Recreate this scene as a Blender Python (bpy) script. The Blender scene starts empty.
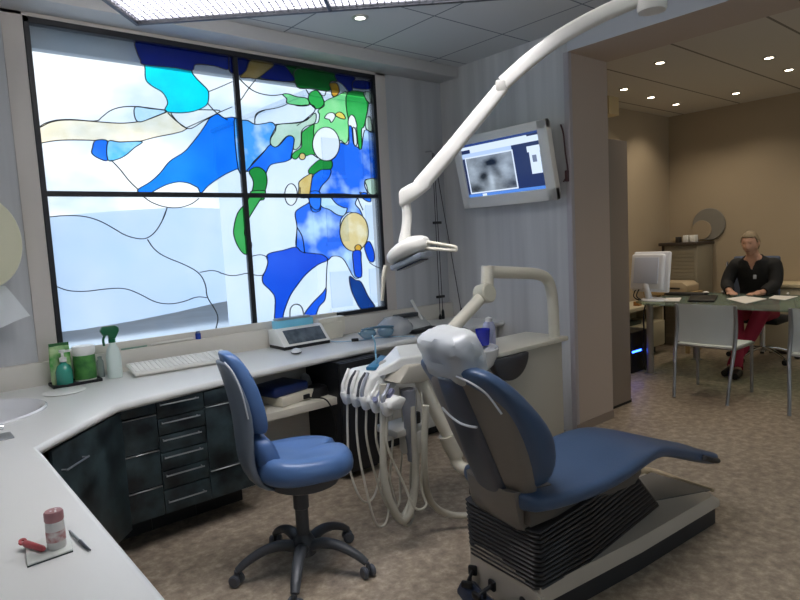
import bpy, bmesh, math, random
from mathutils import Vector, Matrix, Euler, noise
from mathutils.geometry import delaunay_2d_cdt
random.seed(7)
S = 0.92                      # metres per drawing unit
SC = bpy.context.scene
COL = SC.collection
PI = math.pi

def lin(h):
    h = h.lstrip('#')
    c = [int(h[i:i+2], 16)/255 for i in (0, 2, 4)]
    return tuple((x/12.92 if x <= .04045 else ((x+.055)/1.055)**2.4) for x in c) + (1.0,)

MATS = {}
def M(name, hex_, rough=.5, metal=0., spec=.5, var=None, bump=None, coat=0., emit=0., alpha=1., stretch=(1, 1, 1), hex2=None):
    """plain or noise-varied principled material; var=(scale, amount 0..1), hex2 = second colour"""
    if name in MATS: return MATS[name]
    m = bpy.data.materials.new(name); m.use_nodes = True
    nt = m.node_tree; b = nt.nodes['Principled BSDF']
    c = lin(hex_)
    b.inputs['Base Color'].default_value = c
    b.inputs['Roughness'].default_value = rough
    b.inputs['Metallic'].default_value = metal
    b.inputs['Specular IOR Level'].default_value = spec
    b.inputs['Coat Weight'].default_value = coat
    b.inputs['Alpha'].default_value = alpha
    if emit:
        b.inputs['Emission Color'].default_value = c
        b.inputs['Emission Strength'].default_value = emit
    if var or bump:
        tc = nt.nodes.new('ShaderNodeTexCoord'); mp = nt.nodes.new('ShaderNodeMapping')
        mp.inputs['Scale'].default_value = stretch
        nt.links.new(tc.outputs['Object'], mp.inputs['Vector'])
        n = nt.nodes.new('ShaderNodeTexNoise'); n.inputs['Scale'].default_value = (var or bump)[0]; n.inputs['Detail'].default_value = 5
        nt.links.new(mp.outputs[0], n.inputs['Vector'])
        if var:
            r = nt.nodes.new('ShaderNodeValToRGB')
            c2 = lin(hex2) if hex2 else tuple(x*(1-var[1]) for x in c[:3]) + (1,)
            r.color_ramp.elements[0].position = .35; r.color_ramp.elements[1].position = .65
            r.color_ramp.elements[0].color = c2; r.color_ramp.elements[1].color = c
            nt.links.new(n.outputs['Fac'], r.inputs[0]); nt.links.new(r.outputs[0], b.inputs['Base Color'])
        if bump:
            bp = nt.nodes.new('ShaderNodeBump'); bp.inputs['Strength'].default_value = bump[1]; bp.inputs['Distance'].default_value = .01
            n2 = nt.nodes.new('ShaderNodeTexNoise'); n2.inputs['Scale'].default_value = bump[0]; n2.inputs['Detail'].default_value = 4
            nt.links.new(mp.outputs[0], n2.inputs['Vector'])
            nt.links.new(n2.outputs['Fac'], bp.inputs['Height']); nt.links.new(bp.outputs[0], b.inputs['Normal'])
    MATS[name] = m
    return m

def clear(name, hex_, opac=.3, rough=.2, gloss=.12):
    """thin see-through plastic or pane: tinted transparent mixed with a little diffuse and gloss"""
    if name in MATS: return MATS[name]
    m = bpy.data.materials.new(name); m.use_nodes = True; nt = m.node_tree
    nt.nodes.remove(nt.nodes['Principled BSDF']); out = nt.nodes['Material Output']
    tr = nt.nodes.new('ShaderNodeBsdfTransparent'); tr.inputs[0].default_value = lin(hex_)
    df = nt.nodes.new('ShaderNodeBsdfDiffuse'); df.inputs[0].default_value = lin(hex_)
    gl = nt.nodes.new('ShaderNodeBsdfGlossy'); gl.inputs['Roughness'].default_value = rough
    a = nt.nodes.new('ShaderNodeMixShader'); a.inputs[0].default_value = opac
    b = nt.nodes.new('ShaderNodeMixShader'); b.inputs[0].default_value = gloss
    nt.links.new(tr.outputs[0], a.inputs[1]); nt.links.new(df.outputs[0], a.inputs[2])
    nt.links.new(a.outputs[0], b.inputs[1]); nt.links.new(gl.outputs[0], b.inputs[2])
    nt.links.new(b.outputs[0], out.inputs[0])
    MATS[name] = m
    return m

def smooth(pts, k=5, closed=False):
    """Catmull-Rom resample of 3-D points"""
    P = [Vector(p) for p in pts]; n = len(P); o = []
    if n < 3: return P
    for i in range(n if closed else n-1):
        p0 = P[(i-1) % n] if closed or i > 0 else P[0]*2-P[1]
        p1, p2 = P[i], P[(i+1) % n]
        p3 = P[(i+2) % n] if closed or i+2 < n else P[-1]*2-P[-2]
        for j in range(k):
            t = j/k
            o.append(.5*((2*p1)+(p2-p0)*t+(2*p0-5*p1+4*p2-p3)*t*t+(3*p1-p0-3*p2+p3)*t**3))
    if not closed: o.append(P[-1])
    return o

def lerp_list(v, n):
    if not isinstance(v, (list, tuple)): return [v]*n
    o = []
    for i in range(n):
        t = i/(n-1)*(len(v)-1); a = min(int(t), len(v)-2); f = t-a
        o.append(v[a]*(1-f)+v[a+1]*f)
    return o

class G:
    def __init__(s): s.b = bmesh.new(); s.mi = 0
    def mat(s, i): s.mi = i; return s
    def raw(s, vs, fs):
        bv = [s.b.verts.new(v) for v in vs]
        for f in fs:
            try:
                q = s.b.faces.new([bv[i] for i in f]); q.material_index = s.mi
            except ValueError: pass
        return s
    def merge(s, t, mtx=None):
        t.verts.index_update()
        vs = [(mtx @ v.co) if mtx else v.co.copy() for v in t.verts]
        s.raw(vs, [[v.index for v in f.verts] for f in t.faces]); t.free(); return s
    def box(s, c, d, rot=None, bev=0, seg=2):
        t = bmesh.new(); bmesh.ops.create_cube(t, size=1)
        bmesh.ops.scale(t, vec=d, verts=t.verts)
        if bev: bmesh.ops.bevel(t, geom=t.edges[:], offset=min(bev, min(d)*.49), segments=seg, affect='EDGES', profile=.5)
        m = Matrix.Translation(c)
        if rot is not None: m = m @ (rot.to_4x4() if isinstance(rot, (Matrix,)) else Euler(rot).to_matrix().to_4x4())
        return s.merge(t, m)
    def bx(s, x0, x1, y0, y1, z0, z1, bev=0, seg=2):
        return s.box(((x0+x1)/2, (y0+y1)/2, (z0+z1)/2), (x1-x0, y1-y0, z1-z0), None, bev, seg)
    def tube(s, pts, r, n=10, k=0, flat=1., up=None, caps=True):
        P = smooth(pts, k) if k else [Vector(p) for p in pts]
        R = lerp_list(r, len(P)); vs = []; fs = []; prev = None
        for i, p in enumerate(P):
            t = (P[min(i+1, len(P)-1)]-P[max(i-1, 0)]).normalized()
            if prev is None:
                a = Vector(up) if up else (Vector((0, 0, 1)) if abs(t.z) < .9 else Vector((1, 0, 0)))
            else: a = prev
            u = (a-t*a.dot(t)).normalized(); w = t.cross(u); prev = u
            for j in range(n):
                an = 2*PI*j/n
                vs.append(p+u*math.cos(an)*R[i]*flat+w*math.sin(an)*R[i])
        for i in range(len(P)-1):
            for j in range(n):
                fs.append((i*n+j, i*n+(j+1) % n, (i+1)*n+(j+1) % n, (i+1)*n+j))
        if caps: fs += [tuple(range(n))[::-1], tuple((len(P)-1)*n+j for j in range(n))]
        return s.raw(vs, fs)
    def bar(s, a, b, r, n=10): return s.tube([a, b], r, n)
    def lathe(s, prof, c=(0, 0, 0), n=24, mtx=None, sx=1., sy=1., caps=True):
        vs = []; fs = []
        for r, z in prof:
            for j in range(n):
                an = 2*PI*j/n; vs.append(Vector((r*math.cos(an)*sx, r*math.sin(an)*sy, z)))
        for i in range(len(prof)-1):
            for j in range(n): fs.append((i*n+j, i*n+(j+1) % n, (i+1)*n+(j+1) % n, (i+1)*n+j))
        if caps and prof[0][0] > 1e-6: fs.append(tuple(range(n))[::-1])
        if caps and prof[-1][0] > 1e-6: fs.append(tuple((len(prof)-1)*n+j for j in range(n)))
        m = Matrix.Translation(c) @ (mtx.to_4x4() if mtx else Matrix())
        t = bmesh.new(); bv = [t.verts.new(v) for v in vs]
        for f in fs:
            try: t.faces.new([bv[i] for i in f])
            except ValueError: pass
        bmesh.ops.remove_doubles(t, verts=t.verts, dist=1e-6)
        return s.merge(t, m)
    def prism(s, poly, lo, hi, axis='z', bev=0, seg=2):
        t = bmesh.new()
        f3 = {'z': lambda p, h: (p[0], p[1], h), 'y': lambda p, h: (p[0], h, p[1]), 'x': lambda p, h: (h, p[0], p[1])}[axis]
        a = [t.verts.new(f3(p, lo)) for p in poly]; b = [t.verts.new(f3(p, hi)) for p in poly]; n = len(poly)
        t.faces.new(a[::-1]); t.faces.new(b)
        for i in range(n): t.faces.new((a[i], a[(i+1) % n], b[(i+1) % n], b[i]))
        bmesh.ops.recalc_face_normals(t, faces=t.faces)
        if bev:
            es = [e for e in t.edges if e.calc_face_angle(0) > .4]
            bmesh.ops.bevel(t, geom=es, offset=bev, segments=seg, affect='EDGES', profile=.5)
        return s.merge(t)
    def loft(s, rings, caps=True):
        n = len(rings[0]); vs = [Vector(p) for r in rings for p in r]; fs = []
        for i in range(len(rings)-1):
            for j in range(n): fs.append((i*n+j, i*n+(j+1) % n, (i+1)*n+(j+1) % n, (i+1)*n+j))
        if caps: fs += [tuple(range(n))[::-1], tuple((len(rings)-1)*n+j for j in range(n))]
        return s.raw(vs, fs)
    def ball(s, c, r, u=16, v=10, rot=None):
        if not isinstance(r, (tuple, list)): r = (r, r, r)
        t = bmesh.new(); bmesh.ops.create_uvsphere(t, u_segments=u, v_segments=v, radius=1)
        m = Matrix.Translation(c) @ (Euler(rot).to_matrix().to_4x4() if rot else Matrix()) @ Matrix.Diagonal((*r, 1))
        return s.merge(t, m)
    def done(s, name, mats, parent=None, at=None, ang=38, sub=0):
        """link as one mesh object; vertices were drawn in room coordinates"""
        r = parent
        while r is not None and r.parent is not None: r = r.parent
        off = Vector(r['_at']) if r is not None else Vector(at or (0, 0, 0))
        bmesh.ops.recalc_face_normals(s.b, faces=s.b.faces)
        for v in s.b.verts: v.co = (v.co-off)*S
        for f in s.b.faces: f.smooth = True
        for e in s.b.edges:
            e.smooth = not (len(e.link_faces) == 2 and e.calc_face_angle(0) > math.radians(ang))
        me = bpy.data.meshes.new(name); s.b.to_mesh(me); s.b.free()
        for m in (mats if isinstance(mats, (list, tuple)) else [mats]): me.materials.append(m)
        o = bpy.data.objects.new(name, me); COL.objects.link(o)
        if parent is not None: o.parent = parent
        else: o.location = off*S; o['_at'] = list(off)
        if sub:
            md = o.modifiers.new('sub', 'SUBSURF'); md.levels = sub; md.render_levels = sub
        return o

def sell(c, u, v, a, b, p=3., n=24):
    """superellipse ring round c in the plane of u, v"""
    c, u, v = Vector(c), Vector(u), Vector(v); o = []
    for j in range(n):
        t = 2*PI*j/n; x, y = math.cos(t), math.sin(t)
        o.append(c+u*a*math.copysign(abs(x)**(2/p), x)+v*b*math.copysign(abs(y)**(2/p), y))
    return o

def tag(o, label, cat, group=None, kind=None):
    o['label'] = label; o['category'] = cat
    if group: o['group'] = group
    if kind: o['kind'] = kind
    return o
def thing(name, label, cat, at, group=None):
    o = bpy.data.objects.new(name, None); COL.objects.link(o); o.empty_display_size = .1
    o.location = Vector(at)*S; o['_at'] = list(at)
    return tag(o, label, cat, group)
def struct(o): o['kind'] = 'structure'; return o
def copy_tree(o, shift, label=None, parent=None, rz=None):
    c = o.copy(); COL.objects.link(c)
    if parent is not None: c.parent = parent
    else:
        c.location = o.location+Vector(shift)*S; c['_at'] = list(Vector(o['_at'])+Vector(shift))
        if label: c['label'] = label
        if rz is not None: c.rotation_euler = (0, 0, rz)
    for ch in list(o.children): copy_tree(ch, shift, None, c)
    return c
def rotm(axis, deg): return Matrix.Rotation(math.radians(deg), 3, axis)
def align(d):  # matrix turning +Z to direction d
    return Vector((0, 0, 1)).rotation_difference(Vector(d).normalized()).to_matrix()
LAMP_E, UP_E, SPOT_E, SKY_E, EXPO = 13.0, 9.0, 11.0, 1.0, 0.35
# ---------------------------------------------------------------- materials of the shell
def stripes(name, h1, h2, axis=0, scale=9.):
    m = bpy.data.materials.new(name); m.use_nodes = True; nt = m.node_tree; b = nt.nodes['Principled BSDF']
    tc = nt.nodes.new('ShaderNodeTexCoord'); mp = nt.nodes.new('ShaderNodeMapping')
    sc = [.05, .05, .05]; sc[axis] = 1; sc[1-axis] = 1
    mp.inputs['Scale'].default_value = sc
    n = nt.nodes.new('ShaderNodeTexNoise'); n.inputs['Scale'].default_value = scale; n.inputs['Detail'].default_value = 3
    r = nt.nodes.new('ShaderNodeValToRGB'); r.color_ramp.elements[0].position = .36; r.color_ramp.elements[1].position = .64
    r.color_ramp.elements[0].color = lin(h1); r.color_ramp.elements[1].color = lin(h2)
    nt.links.new(tc.outputs['Object'], mp.inputs[0]); nt.links.new(mp.outputs[0], n.inputs['Vector'])
    nt.links.new(n.outputs['Fac'], r.inputs[0]); nt.links.new(r.outputs[0], b.inputs['Base Color'])
    b.inputs['Roughness'].default_value = .6; MATS[name] = m; return m
def floor_mat():
    m = bpy.data.materials.new('vinyl_floor'); m.use_nodes = True; nt = m.node_tree; b = nt.nodes['Principled BSDF']
    tc = nt.nodes.new('ShaderNodeTexCoord')
    n1 = nt.nodes.new('ShaderNodeTexNoise'); n1.inputs['Scale'].default_value = 20; n1.inputs['Detail'].default_value = 9; n1.inputs['Roughness'].default_value = .68
    n2 = nt.nodes.new('ShaderNodeTexNoise'); n2.inputs['Scale'].default_value = 2.2; n2.inputs['Detail'].default_value = 3
    r1 = nt.nodes.new('ShaderNodeValToRGB'); e = r1.color_ramp.elements
    e[0].position = .3; e[0].color = lin('#7b6e62'); e[1].position = .7; e[1].color = lin('#c8baa6')
    k = e.new(.5); k.color = lin('#a29380')
    mx = nt.nodes.new('ShaderNodeMix'); mx.data_type = 'RGBA'; mx.blend_type = 'MULTIPLY'; mx.inputs[0].default_value = .3
    r2 = nt.nodes.new('ShaderNodeValToRGB'); r2.color_ramp.elements[0].position = .35; r2.color_ramp.elements[1].position = .65
    r2.color_ramp.elements[0].color = (.72, .68, .66, 1); r2.color_ramp.elements[1].color = (1, 1, 1, 1)
    for n in (n1, n2): nt.links.new(tc.outputs['Object'], n.inputs['Vector'])
    nt.links.new(n1.outputs['Fac'], r1.inputs[0]); nt.links.new(n2.outputs['Fac'], r2.inputs[0])
    nt.links.new(r1.outputs[0], mx.inputs[6]); nt.links.new(r2.outputs[0], mx.inputs[7]); nt.links.new(mx.outputs[2], b.inputs['Base Color'])
    b.inputs['Roughness'].default_value = .42; MATS['vinyl_floor'] = m; return m
def tile_mat(name, h, hs, px, py, ox, oy, w=.006):
    """ceiling tiles: thin darker joints every px / py (drawing units)"""
    m = bpy.data.materials.new(name); m.use_nodes = True; nt = m.node_tree; b = nt.nodes['Principled BSDF']
    tc = nt.nodes.new('ShaderNodeTexCoord'); sp = nt.nodes.new('ShaderNodeSeparateXYZ'); nt.links.new(tc.outputs['Object'], sp.inputs[0])
    def mth(op, a, v):
        q = nt.nodes.new('ShaderNodeMath'); q.operation = op
        if hasattr(a, 'links'): nt.links.new(a, q.inputs[0])
        else: q.inputs[0].default_value = a
        if hasattr(v, 'links'): nt.links.new(v, q.inputs[1])
        else: q.inputs[1].default_value = v
        return q.outputs[0]
    def joint(o, p, off):
        f = mth('FLOORED_MODULO', mth('SUBTRACT', o, (off-p/2)*S), p*S)
        return mth('LESS_THAN', mth('ABSOLUTE', mth('SUBTRACT', f, p*S/2), 0), w*S)
    j = joint(sp.outputs[1], py, oy)
    if px: j = mth('MAXIMUM', joint(sp.outputs[0], px, ox), j)
    mx = nt.nodes.new('ShaderNodeMix'); mx.data_type = 'RGBA'
    nt.links.new(j, mx.inputs[0]); mx.inputs[6].default_value = lin(h); mx.inputs[7].default_value = lin(hs)
    nt.links.new(mx.outputs[2], b.inputs['Base Color']); b.inputs['Roughness'].default_value = .8; MATS[name] = m; return m

ZC = 2.92
wall_grey = stripes('striped_grey_wallcovering', '#b2b4b7', '#c5c6c8')
wall_grey_y = stripes('striped_grey_wallcovering_turned', '#bebdbc', '#d1d0ce', 1)
wall_plain = M('plain_grey_paint', '#c2c5c9', .6)
trim_cream = M('cream_painted_trim', '#cfc8c1', .5)
trim_grey = M('grey_painted_trim', '#c0bfbe', .5)
wall_beige = M('beige_office_paint', '#ab9a80', .7, var=(1.2, .06))
pier_paint = M('taupe_warm_lit_paint', '#b9a899', .6)  # taupe partly holds the warm office light on the pier end
struct(G().bx(-.45, 8.15, -2.4, 4.0, -.12, 0).done('floor', floor_mat()))
struct(G().bx(-.45, 4.0, -2.4, 4.0, ZC, ZC+.1).done('ceiling', tile_mat('grey_ceiling_tiles', '#c6c6c4', '#75797e', .665, .65, 2.85, 2.91)))
struct(G().bx(4.0, 8.15, -2.4, 4.0, ZC, ZC+.1).done('ceiling', tile_mat('office_ceiling_boards', '#cdc6ba', '#7d766a', 0, .68, 0, 3.03, .01)))
YW = 3.88
WX0, WX1, WZ0, WZ1 = .702, 3.108, .945, 2.812
g = G()
g.bx(-.45, WX0, YW, 4.0, 0, ZC).bx(WX1, 3.9, YW, 4.0, 0, ZC).bx(WX0, WX1, YW, 4.0, 0, WZ0).bx(WX0, WX1, YW, 4.0, WZ1, ZC)
struct(g.done('wall_window', wall_grey))
struct(G().bx(4.34, 8.15, YW+.02, 4.0, 0, ZC).done('wall_office', wall_beige))
struct(G().bx(8.0, 8.15, -2.4, YW+.02, 0, ZC).done('wall_back', wall_beige))
struct(G().bx(-.45, -.32, -2.4, YW, 0, ZC).done('wall_left', wall_plain))
g = G(); xs = (-.32, .5, 3.3, 4.6, 7.6, 8.0)
for a, b in ((-.32, .5), (3.3, 4.6), (7.6, 8.0)): g.bx(a, b, -2.4, -2.28, 0, ZC)
for a, b in ((.5, 3.3), (4.6, 7.6)): g.bx(a, b, -2.4, -2.28, 0, .9).bx(a, b, -2.4, -2.28, 2.7, ZC)  # openings for the two added windows behind the camera
struct(g.done('wall_rear', wall_plain))
# thick pier that carries the wall monitor: grey cladding to the room, taupe end
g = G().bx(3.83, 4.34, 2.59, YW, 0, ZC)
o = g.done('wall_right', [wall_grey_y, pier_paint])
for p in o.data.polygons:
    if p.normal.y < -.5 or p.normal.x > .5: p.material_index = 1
struct(o)
struct(G().bx(3.826, 3.868, 2.584, 2.626, 0, 2.765, .004).done('trim_corner', M('pale_corner_bead', '#b3acae', .4)))
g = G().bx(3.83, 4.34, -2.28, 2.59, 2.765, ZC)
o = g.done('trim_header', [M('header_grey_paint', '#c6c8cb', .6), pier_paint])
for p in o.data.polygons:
    if p.normal.z < -.5: p.material_index = 1  # soffit brown: warm office light put into the colour
struct(o)
o = struct(G().bx(4.34, 4.815, 2.70, 2.745, .025, 2.225, .004).done('door_1', M('grey_brown_door_leaf', '#8a7d72', .5)))
struct(G().bx(4.36, 4.84, 2.71, 2.735, 0, .03).done('trim_gap_strip', M('black_gap_fill', '#191919', .6)))  # black strip stands in for the dark gap under the door leaf
struct(G().bx(6.06, 6.26, 3.6, YW+.02, 2.73, ZC).done('trim_duct', M('cream_boxing', '#c9b48a', .6)))
struct(G().bx(-.32, 3.83, 3.66, YW, 2.834, ZC, .004).done('trim_bulkhead', trim_grey))
g = G().bx(.60, WX0, 3.872, YW, .93, 2.834, .003).bx(WX1, 3.21, 3.872, YW, .93, 2.834, .003).bx(.60, 3.21, 3.872, YW, WZ1, 2.834, .002)
struct(g.done('trim_casing', trim_cream))
struct(G().bx(-.32, 3.83, 3.838, YW, .803, .933, .004).bx(WX0+.002, WX1-.002, YW-.001, 3.925, .90, .942).done('trim_upstand', M('cream_stone_upstand', '#d8d3c8', .4)))
struct(G().bx(WX0, 2.60, 3.862, 3.871, .93, .984, .003).done('trim_lip', MATS['cream_stone_upstand']))
struct(G().bx(3.83, 4.33, 2.578, 2.59, 0, .06).done('baseboard_right', M('taupe_skirting', '#8d7d70', .5)))

# ---------------------------------------------------------------- the stained glass window
ZM, XM = 1.864, 1.93
fr_m = M('black_window_frame', '#14141a', .4)
win = thing('window_1', 'stained glass window of four leaded panes in a black frame', 'window', (1.9, 3.9, .945)); win['kind'] = 'structure'
del win['label']; del win['category']
g = G()
for a in ((WX0, WX0+.029, WZ0, WZ1), (WX1-.03, WX1, WZ0, WZ1), (WX0, WX1, WZ1-.034, WZ1), (WX0, WX1, WZ0, WZ0+.03)):
    g.bx(a[0], a[1], 3.868, 3.925, a[2], a[3], .003, 1)
g.done('frame', fr_m, win)
G().bx(XM-.017, XM+.017, 3.882, 3.915, WZ0+.02, WZ1-.03, .003, 1).done('mullion', fr_m, win)
G().bx(WX0+.024, WX1-.024, 3.884, 3.913, ZM-.015, ZM+.015, .003, 1).done('transom', fr_m, win)

GLASS = {  # tint, second tint, noise scale
 'clear': ('#e4f1ff', '#f6faff', 3), 'cream': ('#efe6cc', '#f8f2e2', 9), 'frost': ('#f7f8f4', '#e4ecf2', 7), 'ice': ('#bfe4fb', '#dbf0fc', 6),
 'blue': ('#1668f0', '#2f86f6', 5), 'azure': ('#55b4f6', '#b6e6ff', 8), 'cyan': ('#00d8fc', '#04e6ff', 6), 'cyan_shaded': ('#1a3cc0', '#2446c8', 5), 'royal': ('#1c35a8', '#2038b8', 4),
 'blue_light': ('#0d74f4', '#2186f8', 4), 'sky_mottle': ('#4fa6f2', '#dff2fd', 5), 'sage': ('#b7d8bd', '#d4e8d6', 8), 'green_dark': ('#1d8c3a', '#2a9a46', 5),
 'tan': ('#dfbd6c', '#ecd495', 9), 'amber': ('#d39a2c', '#e4b54a', 8), 'lime': ('#7fe58e', '#a6f0a6', 7), 'green': ('#2cb24c', '#45c060', 6), 'green_mid': ('#6cd884', '#8fe8a0', 7),
 'green_leaf': ('#33a64a', '#46b45a', 6), 'yellow': ('#ecd23c', '#f6e27a', 8), 'white': ('#fdfdfb', '#f4f8fb', 4), 'mottle': ('#2670ee', '#c4e4fc', 4.2),
 'tan_mottle': ('#e8cf92', '#f4e4ba', 9), 'deep': ('#0f4cd6', '#2463e8', 3), 'navy': ('#10387e', '#1a4690', 4)}
def glass(k):
    a, b, sc = GLASS[k]
    m = bpy.data.materials.new('glass_'+k); m.use_nodes = True; nt = m.node_tree
    nt.nodes.remove(nt.nodes['Principled BSDF']); out = nt.nodes['Material Output']
    tc = nt.nodes.new('ShaderNodeTexCoord'); n = nt.nodes.new('ShaderNodeTexNoise'); n.inputs['Scale'].default_value = sc; n.inputs['Detail'].default_value = 3
    nt.links.new(tc.outputs['Object'], n.inputs['Vector'])
    r = nt.nodes.new('ShaderNodeValToRGB'); e = r.color_ramp.elements
    e[0].position, e[1].position = (.47, .66) if 'mottle' in k else (.35, .7)
    e[0].color, e[1].color = lin(a), lin(b); nt.links.new(n.outputs['Fac'], r.inputs[0])
    tr = nt.nodes.new('ShaderNodeBsdfTransparent'); tl = nt.nodes.new('ShaderNodeBsdfTranslucent'); gl = nt.nodes.new('ShaderNodeBsdfGlossy')
    gl.inputs['Roughness'].default_value = .15
    nt.links.new(r.outputs[0], tr.inputs[0]); nt.links.new(r.outputs[0], tl.inputs[0])
    a_ = nt.nodes.new('ShaderNodeMixShader'); a_.inputs[0].default_value = .22
    b_ = nt.nodes.new('ShaderNodeMixShader'); b_.inputs[0].default_value = .03
    nt.links.new(tr.outputs[0], a_.inputs[1]); nt.links.new(tl.outputs[0], a_.inputs[2])
    nt.links.new(a_.outputs[0], b_.inputs[1]); nt.links.new(gl.outputs[0], b_.inputs[2]); nt.links.new(b_.outputs[0], out.inputs[0])
    return m
YG = 3.90
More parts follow.
